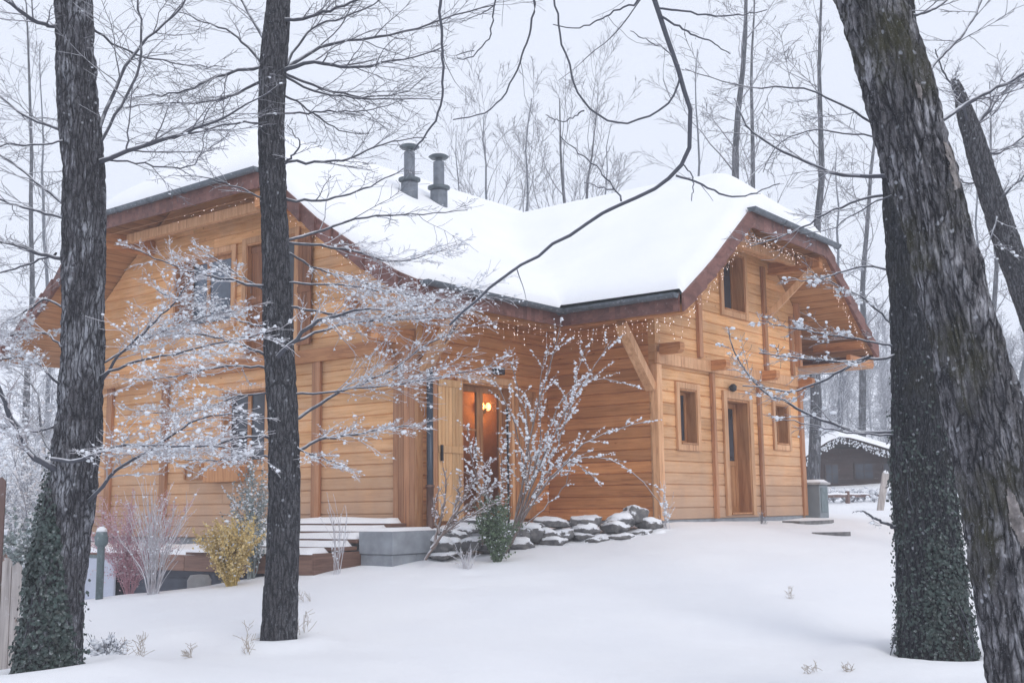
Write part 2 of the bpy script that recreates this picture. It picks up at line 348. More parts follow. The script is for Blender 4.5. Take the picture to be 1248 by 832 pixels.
ICOV = np.array([(-1, _t, 0), (1, _t, 0), (-1, -_t, 0), (1, -_t, 0), (0, -1, _t), (0, 1, _t), (0, -1, -_t), (0, 1, -_t), (_t, 0, -1), (_t, 0, 1), (-_t, 0, -1), (-_t, 0, 1)])/math.hypot(1, _t)
ICOF = np.array([(0, 11, 5), (0, 5, 1), (0, 1, 7), (0, 7, 10), (0, 10, 11), (1, 5, 9), (5, 11, 4), (11, 10, 2), (10, 7, 6), (7, 1, 8), (3, 9, 4), (3, 4, 2), (3, 2, 6), (3, 6, 8), (3, 8, 9), (4, 9, 5), (2, 4, 11), (6, 2, 10), (8, 6, 7), (9, 8, 1)])
def blobs_mesh(name, C, S, mat, parent=None, flatten=.8, rg=None, **kw):
    """irregular little lumps at C (n,3) with size S (n,)"""
    rg = rg or rng; C = np.asarray(C, float); n = len(C)
    if n == 0: return None
    jit = 1+.35*rg.normal(size=(n, 12, 1)).clip(-1.3, 1.3)
    sc = np.stack([rg.uniform(.7, 1.5, n), rg.uniform(.7, 1.5, n), rg.uniform(.6, 1.1, n)*flatten], 1)
    an = rg.uniform(0, 6.28, n); ca, sa = np.cos(an), np.sin(an)
    v = ICOV[None]*jit*sc[:, None, :]*np.asarray(S)[:, None, None]
    x = v[..., 0]*ca[:, None]-v[..., 1]*sa[:, None]; y = v[..., 0]*sa[:, None]+v[..., 1]*ca[:, None]
    V = np.stack([x, y, v[..., 2]], -1)+C[:, None, :]
    T = ICOF[None]+(np.arange(n)*12)[:, None, None]
    return npmesh(name, V.reshape(-1, 3), np.zeros((0, 4), int), mat, parent, True, tri=T.reshape(-1, 3), **kw)
def leaves_mesh(name, C, S, mat, parent=None, nrm=None, rg=None, **kw):
    """small bent five-cornered leaves"""
    rg = rg or rng; n = len(C); C = np.asarray(C, float)
    base = np.array([(0, -.9, 0), (.75, -.25, .18), (.35, .75, .05), (-.35, .75, .05), (-.75, -.25, .18), (0, 0, -.12)])
    a = rg.normal(size=(n, 3)); 
    if nrm is not None: a = nrm+.45*a
    a /= np.linalg.norm(a, axis=1)[:, None]; h = rg.normal(size=(n, 3)); x = np.cross(a, h); x /= np.linalg.norm(x, axis=1)[:, None]; y = np.cross(a, x)
    V = C[:, None]+np.asarray(S)[:, None, None]*(base[None, :, 0:1]*x[:, None]+base[None, :, 1:2]*y[:, None]+base[None, :, 2:3]*a[:, None])
    t = np.array([(5, 0, 1), (5, 1, 2), (5, 2, 3), (5, 3, 4), (5, 4, 0)]); T = t[None]+(np.arange(n)*6)[:, None, None]
    return npmesh(name, V.reshape(-1, 3), np.zeros((0, 4), int), mat, parent, False, tri=T.reshape(-1, 3), **kw)

# ------------------------------------------------------------------ terrain
CP = [at(624, 832, 10.4), at(340, 787, 12), at(70, 828, 10), at(1140, 806, 11.5), at(105, 735, 15.5), at(250, 716, 16.6), at(440, 693, 16.6),
      at(520, 684, 16.8), at(805, 641, 18.9), at(900, 638, 20.5), at(981, 633, 23.3), at(1080, 622, 30), at(1010, 604, 38), at(0, 812, 13), at(10, 700, 24),
      (3.7, 8, .12), (0, 0, 0), (-5, 0, -.25), (6, 0, .1), (0, 5, 0.0), (0, -15, -.4), (12, 12, .2), (16, 22, .9), (-14, 10, -.6), (0, 24, 1.2), (-5, 26, .9),
      (-10, 26, .2), (0, 34, 1.7), (-20, 40, .2), (15, 45, 2.6), (30, 30, 2.5), (0, 60, 3.2), (20, 62, 4.2), (-30, 60, 1.5), (40, 60, 4.5)]
CP += [at(600, 680, 16.9), at(700, 669, 17.35), at(775, 659, 17.9), at(660, 676, 17.0)]
def _hv(v, y):
    p = hw(-5.6, v, 0); X_ = p-CAMP; x_ = CX+F*(X_@RT)/(X_@fw); r_ = ray(x_, y); return r_*(p[1]/r_[1])+CAMP
CP += [_hv(3.0, 702), _hv(5.6, 722), _hv(8.0, 732), _hv(10.5, 742)]
CP = np.array([tuple(map(float, p)) for p in CP])
def _k(d2): return np.sqrt(d2+4.)
_D = ((CP[:, None, :2]-CP[None, :, :2])**2).sum(-1); n_ = len(CP)
_A = np.zeros((n_+3, n_+3)); _A[:n_, :n_] = _k(_D)-np.eye(n_)*.02; _A[:n_, n_] = 1; _A[:n_, n_+1:] = CP[:, :2]/10; _A[n_:, :n_] = _A[:n_, n_:].T
_W = np.linalg.solve(_A, np.concatenate([CP[:, 2], np.zeros(3)]))
def ground(x, y):
    x = np.asarray(x, float); y = np.asarray(y, float); sh = x.shape; xf = x.ravel(); yf = y.ravel()
    xc = np.clip(xf, -40, 50); yc = np.clip(yf, -16, 62)
    z = _W[n_]+_W[n_+1]*xc/10+_W[n_+2]*yc/10
    for i in range(n_): z = z+_W[i]*_k((xc-CP[i, 0])**2+(yc-CP[i, 1])**2)
    far = np.maximum(0, yf-62); z = z+np.minimum(far*.16, 16+far*.01)+np.abs(xf-xc)*.03
    z = z+.035*PN(xf*.45, yf*.45, 3.1)+.018*PN(xf*1.4, yf*1.4, 7.7)
    return z.reshape(sh)
def gz(x, y): return float(ground(np.array([x]), np.array([y]))[0])
TRUNKB = []     # tree feet: (x, y, radius) - small collar of snow
def build_ground():
    def axis(lo, hi, a, b, st):
        mid = list(np.arange(a, b+1e-6, st)); l, s, p = [], st, a
        while p > lo: s *= 1.22; p -= s; l.append(p)
        r, s, p = [], st, b
        while p < hi: s *= 1.22; p += s; r.append(p)
        return np.array(l[::-1]+mid+r)
    X = axis(-420, 420, -9, 11, .11); Y = axis(-200, 600, 5, 27, .11)
    gx, gy = np.meshgrid(X, Y, indexing='ij'); z = ground(gx, gy)
    for x, y, r in TRUNKB:
        d = np.hypot(gx-x, gy-y); z = z+.10*np.exp(-((d-r*1.5)/(r*.9))**2)-.05*np.exp(-(d/(r*1.0))**4)
    # animal track
    for px, py in FOOT:
        p = at(px, py, 15.2+.0*py); rr = ray(px, py)
        d = 8.
        for _ in range(60):
            q = rr*(d/rr[1])+CAMP
            if q[2] < gz(q[0], q[1]): break
            d += .15
        dd = np.hypot(gx-q[0], gy-q[1]); z = z-.05*np.exp(-(dd/.10)**2)
    a, b = gx.shape; idx = np.arange(a*b).reshape(a, b)
    Q = np.stack([idx[:-1, :-1], idx[1:, :-1], idx[1:, 1:], idx[:-1, 1:]], -1).reshape(-1, 4)
    npmesh('snowy_ground', np.stack([gx, gy, z], -1).reshape(-1, 3), Q, M['ground'], None, True, kind='structure')
FOOT = [(193, 735), (193, 752), (205, 728), (301, 755), (238, 768), (575, 700), (560, 716), (190, 772)]
exec_after = []

# ================================================================== HOUSE
EZ = 3.45
def profR(s): return np.interp(s, [-.2, 0, .95, 2.5, 4.05, 9], [-.12, 0, .64, 1.85, 2.90, 6.3])
def profL(s): return np.interp(s, [-.2, 0, .5, 1.1, 2.1, 2.8, 3.6, 9], [-.08, 0, .22, .60, 1.24, 1.80, 2.36, 5.72])
def zR(u, v): return EZ+np.minimum(np.minimum(profR(u+1.1), profR(7.0-u)), 1.83+.8*(v+1.15))
def zL(u, v): return EZ+np.minimum(np.minimum(profL(v-1.15), profL(12.85-v)), np.minimum(2.32+.8*(u+4.6), 2.32+.8*(7.0-u)))
def roofz(u, v):
    u, v = np.broadcast_arrays(np.asarray(u, float), np.asarray(v, float))
    a = np.where((u > -1.11) & (v > -1.16) & (v < 7), zR(u, v), -9); b = np.where((u > -4.61) & (v > 1.14), zL(u, v), -9)
    return np.maximum(a, b)
house = empty('wooden_house', tuple(HC), math.radians(90)-YA, label='large honey-coloured timber chalet with thick snow on its roof and a lit entrance door', cat='house')
class Plane:
    def __init__(s, axis, c): s.axis = axis; s.c = c
    def p(s, a, n, z): return (a, s.c-n, z) if s.axis == 'u' else (s.c-n, a, z)
    def box(s, mb, a0, a1, n0, n1, z0, z1, r=None):
        vs = [s.p(a, n, z) for z in (z0, z1) for a, n in ((a0, n0), (a1, n0), (a1, n1), (a0, n1))]
        f = [(3, 2, 1, 0), (4, 5, 6, 7), (0, 1, 5, 4), (1, 2, 6, 5), (2, 3, 7, 6), (3, 0, 4, 7)]
        if s.axis == 'u': f = [q[::-1] for q in f]
        mb.add(vs, f, r)
    def board(s, mb, b0, b1, t0, t1, z0, z1, th=.14, c=.020, r=None):
        """horizontal lap board, bottom from b0 to b1 and top from t0 to t1"""
        def la(z, lo): 
            f = (z-z0)/(z1-z0); return (b0+(t0-b0)*f) if lo else (b1+(t1-b1)*f)
        sec = [(-th, z0), (-c, z0), (0, z0+c*.7), (0, z1-c*.7), (-c, z1), (-th, z1)]
        vs = [s.p(la(z, True), n, z) for n, z in sec]+[s.p(la(z, False), n, z) for n, z in sec]
        k = 6; f = [(i, (i+1) % k, (i+1) % k+k, i+k) for i in range(k)]+[tuple(range(k-1, -1, -1)), tuple(range(k, 2*k))]
        if s.axis == 'v': f = [q[::-1] for q in f]
        mb.add(vs, f, r)
def wall(name, axis, c, a0, a1, z0, z1, openings=(), mat='wall', rh=.195, roofclip=True, parent=house, label=None):
    P = Plane(axis, c); mb = MB(); z = z0; aa = np.linspace(a0, a1, 400)
    rz = (roofz(aa, c+.0*aa) if axis == 'u' else roofz(c+.0*aa, aa))-.20
    def ext(zz):
        ok = aa[rz >= zz] if roofclip else aa
        return (ok[0], ok[-1]) if len(ok) > 3 else None
    cuts = sorted({z0, z1})
    while z < z1-1e-4:
        zn = min(z+rh, z1); e0 = ext(z); e1 = ext(zn)
        if e0 is None: break
        if e1 is None: m = (e0[0]+e0[1])/2; e1 = (m-.02, m+.02)
        segs = [(z, zn, e0[0], e0[1], e1[0], e1[1])]
        # split at openings
        ops = [o for o in openings if o[2] < zn-1e-4 and o[3] > z+1e-4]
        if not ops:
            L_ = e0[1]-e0[0]; a, b = e0; jt = a+L_*random.uniform(.3, .7)
            if L_ > 3.5:
                P.board(mb, a, jt-.002, e1[0], jt-.002, z, zn); P.board(mb, jt+.002, b, jt+.002, e1[1], z, zn)
            else: P.board(mb, a, b, *e1, z, zn)
        else:
            xs = sorted([(o[0], o[1]) for o in ops]); cur = e0[0]; curt = e1[0]
            for o in xs+[(e0[1], None)]:
                if o[1] is None: P.board(mb, cur, e0[1], curt, e1[1], z, zn)
                else:
                    P.board(mb, cur, o[0], curt, o[0], z, zn); cur = curt = o[1]
            for o in ops:
                if o[2] > z+1e-3: P.board(mb, o[0], o[1], o[0], o[1], z, o[2])
                if o[3] < zn-1e-3: P.board(mb, o[0], o[1], o[0], o[1], o[3], zn)
        z = zn
    return mb.build(name, M[mat], parent, label=label), P
# openings (a0, a1, z0, z1)
W1 = (.70, 1.30, 1.25, 2.20); DR = (2.42, 3.30, .04, 2.14); W2 = (4.45, 5.02, 1.37, 2.16); WU = (2.46, 3.34, 3.80, 4.92)
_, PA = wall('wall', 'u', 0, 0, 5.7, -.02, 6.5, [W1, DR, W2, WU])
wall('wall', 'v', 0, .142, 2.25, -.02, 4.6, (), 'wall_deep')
PD = (-2.40, -1.10, -.04, 2.26)
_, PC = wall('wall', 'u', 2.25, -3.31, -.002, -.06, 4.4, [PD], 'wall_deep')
LW = (5.75, 6.95, 1.02, 2.32); LU = (6.75, 8.45, 3.60, 4.90); LD = (5.05, 6.35, 2.92, 4.95); LX = (3.25, 3.8, 3.0, 3.95)
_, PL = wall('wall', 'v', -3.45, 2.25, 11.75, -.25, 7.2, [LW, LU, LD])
for ax, c, a0, a1 in (('v', 5.7, 0, 11.8), ('u', 11.78, -3.4, 5.7)):       # the two far sides
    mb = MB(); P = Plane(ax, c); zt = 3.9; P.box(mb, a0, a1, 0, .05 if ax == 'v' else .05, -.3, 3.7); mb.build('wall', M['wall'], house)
# foundation
mb = MB(); 
mb.box(.03, 5.66, .03, 2.4, -.9, -.025); mb.box(-3.40, 5.66, 2.29, 11.7, -1.6, -.26); mb.build('foundation', M['concrete'], house)
mb = MB(); mb.box(-3.2, 5.6, 2.5, 11.6, -.2, -.1); mb.box(.2, 5.6, .2, 2.4, -.02, .0); mb.box(-3.2, 5.55, 2.5, 11.6, 2.55, 2.7); mb.box(.2, 5.5, .2, 2.4, 2.5, 2.6)
mb.build('floor', M['interior'], house)
mb = MB(); mb.box(-3.2, 5.5, 4.75, 4.85, -.1, 2.55); mb.box(.3, .36, .3, 2.3, 0, 2.5); mb.box(.4, 5.3, .95, 1.0, 0, 2.5); mb.box(1.6, 4.3, 1.1, 1.15, 2.6, 4.9); mb.box(-2.3, -2.2, 4.9, 9, 2.75, 5.0); mb.box(-2.3, -2.2, 4.9, 11, -.2, 2.54)
mb.build('partition', M['interior'], house)

# --- roof -------------------------------------------------------------
ug = np.round(-4.6+.1*np.arange(117), 3); vg = np.round(-1.15+.1*np.arange(141), 3)
def sheet(ugr, vgr, zf, cellmask):
    gu, gv = np.meshgrid(ugr, vgr, indexing='ij'); z = zf(gu, gv); a, b = gu.shape; idx = np.arange(a*b).reshape(a, b)
    cu = (gu[:-1, :-1]+gu[1:, 1:])/2; cv = (gv[:-1, :-1]+gv[1:, 1:])/2; mk = cellmask(cu, cv)
    Q = np.stack([idx[:-1, :-1], idx[1:, :-1], idx[1:, 1:], idx[:-1, 1:]], -1)[mk]
    return np.stack([gu, gv, z], -1).reshape(-1, 3), Q
def compact(V, Q):
    u, inv = np.unique(Q, return_inverse=True); return V[u], inv.reshape(Q.shape)
inroof = lambda u, v: ((u > -1.1) & (v > -1.15)) | (v > 1.15)
rz2 = lambda u, v: np.maximum(np.where((u > -1.11) & (v < 7), zR(u, v), -9), np.where(v > 1.14, zL(u, v), -9))
V_, Q_ = compact(*sheet(ug, vg, rz2, inroof)); roof = npmesh('roof', V_, Q_, M['slate'], house, False)
isR = lambda u, v: inroof(u, v) & (u > -1.1) & (v < 7) & ((zR(u, v) >= zL(u, v)) | (v < 1.15))
isL = lambda u, v: inroof(u, v) & ~isR(u, v)
def soffit_mat(axis):
    m = wood_mat('soffit '+axis, (.66, .36, .17), (.57, .28, .12), (.40, .18, .075), (18, 1.3, 10) if axis == 'u' else (1.3, 18, 10))
    nt = m.node_tree; b = nt.nodes['Principled BSDF']; tc = N(nt, 'ShaderNodeTexCoord'); s = N(nt, 'ShaderNodeSeparateXYZ'); L(nt, tc, 'Object', s, 0)
    ml = N(nt, 'ShaderNodeMath', operation='MULTIPLY'); ml.inputs[1].default_value = 7.; nt.links.new(s.outputs[0 if axis == 'u' else 1], ml.inputs[0])
    fr = N(nt, 'ShaderNodeMath', operation='FRACT'); nt.links.new(ml.outputs[0], fr.inputs[0])
    r = ramp(nt, fr, 0, [(.05, (.45, .38, .35)), (.10, (1, 1, 1))]); src = b.inputs['Base Color'].links[0].from_socket
    c = mix(nt, 1, src, r.outputs[0], 'MULTIPLY'); nt.links.new(c, b.inputs['Base Color']); return m
for fn, axx in ((isR, 'u'), (isL, 'v')):
    V_, Q_ = compact(*sheet(ug, vg, lambda u, v: rz2(u, v)-.17, fn)); npmesh('soffit', V_, Q_[:, ::-1], soffit_mat(axx), house, False)
# fascia: boards that follow the roof edge, overlapping shingles on the verges
def edge_pts(p0, p1, n):
    t = np.linspace(0, 1, n); u = p0[0]+(p1[0]-p0[0])*t; v = p0[1]+(p1[1]-p0[1])*t
    ui = np.clip(u, -4.6, 7.0); vi = np.clip(v, -1.15, 12.85)
    return u, v, rz2(ui, vi)
def fascia(p0, p1, out, seg, drop=.27, lift=.02, name='fascia', shingle=True):
    Ld = math.hypot(p1[0]-p0[0], p1[1]-p0[1]); nseg = max(1, int(round(Ld/seg))); mb = MB()
    for i in range(nseg):
        t0, t1 = i/nseg, (i+1)/nseg
        n = 2 if shingle else max(2, int(Ld/nseg/.1))
        u, v, z = edge_pts((p0[0]+(p1[0]-p0[0])*t0, p0[1]+(p1[1]-p0[1])*t0), (p0[0]+(p1[0]-p0[0])*t1, p0[1]+(p1[1]-p0[1])*t1), n)
        o0, o1 = (.004, .045) if shingle else (0, 0); jz = random.uniform(-.006, .006)
        for j in range(n-1):
            vs = []
            for k, oo in ((j, o0), (j+1, o1)):
                for nn in (0, .035+oo):
                    for zz in (z[k]+lift, z[k]-drop+jz-(.012 if k else 0)*shingle): vs.append((u[k]+out[0]*nn, v[k]+out[1]*nn, zz))
            mb.add(vs, [(0, 1, 3, 2), (4, 6, 7, 5), (0, 2, 6, 4), (1, 5, 7, 3), (2, 3, 7, 6), (0, 4, 5, 1)])
    return mb.build(name, M['fascia'], house)
fascia((-1.1, -1.15), (1.33, -1.15), (0, -1), .34)
fascia((1.33, -1.15), (4.57, -1.15), (0, -1), 9, shingle=False, drop=.31)
fascia((4.57, -1.15), (7.0, -1.15), (0, -1), .34)
fascia((-1.1, 1.13), (-1.1, -1.12), (-1, 0), 9, shingle=False)
fascia((-4.6, 1.15), (-1.12, 1.15), (0, -1), 9, shingle=False)
fascia((-4.6, 4.67), (-4.6, 1.15), (-1, 0), .34)
fascia((-4.6, 9.33), (-4.6, 4.67), (-1, 0), 9, shingle=False, drop=.31)
fascia((-4.6, 12.85), (-4.6, 9.33), (-1, 0), .34)
fascia((7.0, -1.1), (7.0, 12.8), (1, 0), 9, shingle=False)
# gutters
def gutter(pts, nm='gutter'):
    mb = MB(); pts = np.array(pts, float); n = 7; r = .075
    t = pts[-1]-pts[0]; t /= np.linalg.norm(t); o = np.cross(t, (0, 0, 1)); rings = []
    for p in pts:
        for rr in (r, r-.008):
            for i in range(n+1):
                a = math.pi*i/n; rings.append(p+o*math.cos(a)*rr+np.array([0, 0, -math.sin(a)*rr]))
    k = n+1; f = []
    for j in range(len(pts)-1):
        for i in range(n):
            a = j*2*k+i; b = (j+1)*2*k+i; f.append((a, a+1, b+1, b)); f.append((a+k, b+k, b+k+1, a+k+1))
        for i in (0, n): a = j*2*k+i; b = (j+1)*2*k+i; f.append((a, b, b+k, a+k))
    for j in (0, len(pts)-1): f.append(tuple(j*2*k+i for i in range(k)))
    mb.add(rings, f, .5)
    for q in np.linspace(0, 1, max(2, int(np.linalg.norm(pts[-1]-pts[0])/.8))):   # straps
        p = pts[0]+(pts[-1]-pts[0])*q
        mb.tube([p+o*math.cos(a)*(r+.006)+np.array([0, 0, -math.sin(a)*(r+.006)]) for a in np.linspace(0, math.pi, 8)], .008, 4, .2)
    mb.build(nm, M['gutter'], roof, smooth=False)
gutter([(1.22, -1.27, EZ+1.83), (4.95, -1.27, EZ+1.80)])
gutter([(-1.22, 1.10, EZ-.01), (-1.22, -1.12, EZ+.01)])
gutter([(-4.6, 1.03, EZ+.0), (-1.12, 1.03, EZ-.01)])
gutter([(-4.72, 9.45, EZ+2.29), (-4.72, 4.6, EZ+2.32)])
# --- roof snow --------------------------------------------------------
us = np.round(-4.62+.055*np.arange(212), 4); us = us[us < 7.03]; vs_ = np.round(-1.17+.055*np.arange(256), 4); vs_ = vs_[vs_ < 12.88]
gu, gv = np.meshgrid(us, vs_, indexing='ij')
uc, vc = np.clip(gu, -4.6, 7.0), np.clip(gv, -1.15, 12.85)
inside = ((gu > -1.13) & (gv > -1.18)) | (gv > 1.12)
base = np.maximum(zR(uc, vc), zL(uc, vc)); base = np.where(vc < 1.15, zR(uc, vc), np.where(uc < -1.1, zL(uc, vc), base)); base = np.where(vc > 7, zL(uc, vc), base)
def blur(a, k):
    for _ in range(k):
        p = np.pad(a, 1, mode='edge'); a = (p[:-2, 1:-1]+p[2:, 1:-1]+p[1:-1, :-2]+p[1:-1, 2:]+2*p[1:-1, 1:-1])/6
    return a
d = np.minimum.reduce([gu+4.62, 7.02-gu, 12.87-gv, np.where(gu < -1.12, gv-1.13, np.where(gv > 1.13, np.hypot(np.minimum(gu+1.12, 9), np.minimum(gv-1.13, 9)), 9)),
                       np.where(gv < 1.13, gu+1.12, 9), gv+1.17+9*(gu < -1.12)])
d = np.maximum(d, 0); e = np.clip(d/.30, 0, 1); T = .25*np.sqrt(1-(1-e)**2)+.07*np.clip(d/1.2, 0, 1)
sm = blur(base, 40); w = np.clip(d/.5, 0, 1); top = base*(1-w)+sm*w+T+.028*PN(gu*.8, gv*.8, 1.)*w+.01*PN(gu*3, gv*3, 2.)*w
top = np.maximum(top, base+.012)
# the snow has slid a little off the verge and bulges over the gutter
idx = np.arange(gu.size).reshape(gu.shape); cm = inside[:-1, :-1] & inside[1:, 1:] & inside[1:, :-1] & inside[:-1, 1:]
Q_ = np.stack([idx[:-1, :-1], idx[1:, :-1], idx[1:, 1:], idx[:-1, 1:]], -1)[cm]
V_, Q_ = compact(np.stack([gu, gv, top], -1).reshape(-1, 3), Q_); npmesh('roof_snow', V_, Q_, M['snow'], roof, True)
def snowtop(u, v):
    i = np.abs(us-u).argmin(); j = np.abs(vs_-v).argmin(); return float(top[i, j])
# --- chimneys
def chimney(u, v, h, r, lab):
    z = snowtop(u, v); mb = MB()
    mb.lathe(u, v, [(r*1.55, z-.5), (r*1.55, z+.20), (r*1.2, z+.26), (r, z+.28), (r, z+h)], 20)
    o = mb.build('chimney', M['chimney'], house, label=lab)
    mb = MB(); mb.lathe(u, v, [(r*1.6, z+.235), (r*2.0, z+.26), (r*2.0, z+.30), (r*1.1, z+.325)], 24); mb.build('collar', M['chimney_dark'], o)
    mb = MB(); mb.lathe(u, v, [(r*.6, z+h-.01), (r*.6, z+h+.06), (r*1.5, z+h+.075), (r*1.85, z+h+.11), (r*1.3, z+h+.15), (r*.2, z+h+.165)], 24); mb.build('cap', M['chimney_dark'], o)
    mb = MB(); mb.lathe(u, v, [(r*1.5, z+h+.13), (r*1.2, z+h+.17), (r*.2, z+h+.19)], 16); mb.build('snow_cap', M['snow'], o, True)
chimney(-.92, 4.75, .82, .105, 'left steel chimney with a round cap'); chimney(-.02, 4.80, .80, .11, 'right steel chimney with a flat disc cap')

# --- windows ----------------------------------------------------------
def window(P, o, rec=.2, trim=.11, mull=1, glass='glass', left_shutter=None, right_shutter=None, name='window', transom=0, label=None, jamb='frame', tm='trim'):
    a0, a1, z0, z1 = o; mb = MB(); t = .03
    P.box(mb, a0-.002, a0+t, -rec-.05, .03, z0, z1); P.box(mb, a1-t, a1+.002, -rec-.05, .03, z0, z1)
    P.box(mb, a0+t, a1-t, -rec-.05, .05, z0-.002, z0+t); P.box(mb, a0+t, a1-t, -rec-.05, .03, z1-t, z1+.002)
    w = mb.build(name, M[jamb], house, bevel=.004, label=label)
    mb = MB()                                   # outer casing
    P.box(mb, a0-trim, a0-.003, .001, .045, z0-trim, z1+trim); P.box(mb, a1+.003, a1+trim, .001, .045, z0-trim, z1+trim)
    P.box(mb, a0-.003, a1+.003, .001, .042, z1+.004, z1+trim); P.box(mb, a0-.003, a1+.003, .001, .042, z0-trim, z0-.004); mb.build('casing', M[tm], w, bevel=.005)
    mb = MB(); n0, n1 = -rec-.04, -rec+.01; s = .05     # sash
    P.box(mb, a0+t+.002, a0+t+s, n0, n1, z0+t, z1-t); P.box(mb, a1-t-s, a1-t-.002, n0, n1, z0+t, z1-t)
    P.box(mb, a0+t+s, a1-t-s, n0, n1, z0+t, z0+t+s); P.box(mb, a0+t+s, a1-t-s, n0, n1, z1-t-s, z1-t)
    for i in range(mull):
        c = a0+(a1-a0)*(i+1)/(mull+1); P.box(mb, c-.045, c+.045, n0, n1+.004, z0+t+s, z1-t-s)
    for i in range(transom):
        c = z0+(z1-z0)*(i+1)/(transom+1); P.box(mb, a0+t+s, a1-t-s, n0+.002, n1-.002, c-.015, c+.015)
    mb.build('sash', M[jamb], w, bevel=.003)
    mb = MB(); P.box(mb, a0+t+.01, a1-t-.01, -rec-.02, -rec-.012, z0+t+.01, z1-t-.01); mb.build('pane', M[glass], w)
    return w
def shutter(P, a0, a1, z0, z1, mat, par, n0=.05, nb=6, label=None):
    mb = MB(); wd = (a1-a0)/nb
    for i in range(nb): P.box(mb, a0+i*wd+.003, a0+(i+1)*wd-.003, n0, n0+.022, z0, z1)
    for z in (z0+.0, (z0+z1)/2-.05, z1-.11): P.box(mb, a0, a1, n0+.022, n0+.040, z, z+.11)
    s = mb.build('shutter', M[mat], par, bevel=.004, label=label); return s
window(PA, W1, .18, mull=0); window(PA, W2, .18, mull=0); window(PA, WU, .22, mull=0)
# half-open inner leaf that shows as the brown panel of each small window
w = window(PL, LU, .12, mull=1, glass='glass_reflect', transom=0, label='wide upper window with lace-like reflections painted into its glass')
shutter(PL, 8.02, 8.42, LU[2]+.04, LU[3]-.04, 'shutter_dark', w, -.10, 4)
w = window(PL, LW, .12, mull=1, glass='glass'); w = window(PL, LD, .12, mull=0, glass='glass', label='narrow balcony window with a brown leaf'); shutter(PL, 5.62, 6.32, LD[2]+.05, LD[3]-.05, 'shutter_dark', w, -.09, 5)
shutter(PL, 4.60, 4.93, 2.98, 4.88, 'shutter_dark', w, .05, 3)
mb = MB(); 
for i in range(3): PL.box(mb, 7.5, 7.95, .06+.0*i, .075, .82+i*.09, .83+i*.09)
for a in (7.5, 7.72, 7.94): PL.box(mb, a, a+.012, .045, .06, .80, 1.06)
PL.box(mb, 7.46, 7.99, .001, .04, .78, .80); PL.box(mb, 7.46, 7.99, .001, .05, 1.06, 1.08); PL.box(mb, 7.46, 7.485, .001, .05, .8, 1.06); PL.box(mb, 7.97, 7.99, .001, .05, .8, 1.06)
mb.build('vent_grille', M['frame'], house)
mb = MB(); PL.box(mb, 6.15, 7.15, .05, .26, .72, .98); mb.build('flower_box', M['frame'], house, bevel=.01)
# --- doors
def plank_door(P, o, name, rec=.22, label=None):
    a0, a1, z0, z1 = o; mb = MB()
    P.box(mb, a0-.002, a0+.04, -rec-.06, .03, z0, z1); P.box(mb, a1-.04, a1+.002, -rec-.06, .03, z0, z1); P.box(mb, a0+.04, a1-.04, -rec-.06, .03, z1-.04, z1+.002)
    P.box(mb, a0+.04, a1-.04, -rec-.06, .05, z0-.002, z0+.03)
    d_ = mb.build(name, M['frame'], house, bevel=.004, label=label)
    mb = MB(); P.box(mb, a0-.14, a0-.003, .001, .05, z0-.02, z1+.14); P.box(mb, a1+.003, a1+.14, .001, .05, z0-.02, z1+.14); P.box(mb, a0-.003, a1+.003, .001, .048, z1+.004, z1+.14); mb.build('casing', M['trim'], d_, bevel=.006)
    n0, n1 = -rec-.04, -rec; A, B = a0+.045, a1-.045
    mb = MB(); P.box(mb, A, A+.10, n0, n1, z0+.03, z1-.045); P.box(mb, B-.10, B, n0, n1, z0+.03, z1-.045)
    for z in (z0+.03, z0+.88, z1-.145): P.box(mb, A+.1, B-.1, n0, n1, z, z+.10)
    k = 5; wd = (B-A-.2)/k
    for i in range(k): P.box(mb, A+.1+i*wd+.002, A+.1+(i+1)*wd-.002, n0+.004, n1-.012, z0+.13, z0+.88)
    mb.build('leaf', M['frame'], d_, bevel=.003)
    mb = MB(); P.box(mb, A+.1, B-.1, n0+.012, n0+.02, z0+.98, z1-.145); mb.build('pane', M['glass'], d_)
    mb = MB(); P.box(mb, A+.03, A+.055, n1, n1+.012, z0+.92, z0+1.12); q = P.p(A+.04, n1+.04, z0+1.04); q2 = P.p(A+.15, n1+.045, z0+1.04); mb.tube([P.p(A+.04, n1, z0+1.04), q, q2], .009, 6); mb.build('handle', M['iron'], d_)
    return d_
plank_door(PA, DR, 'door', label='side door with a tall dark pane over vertical planks')
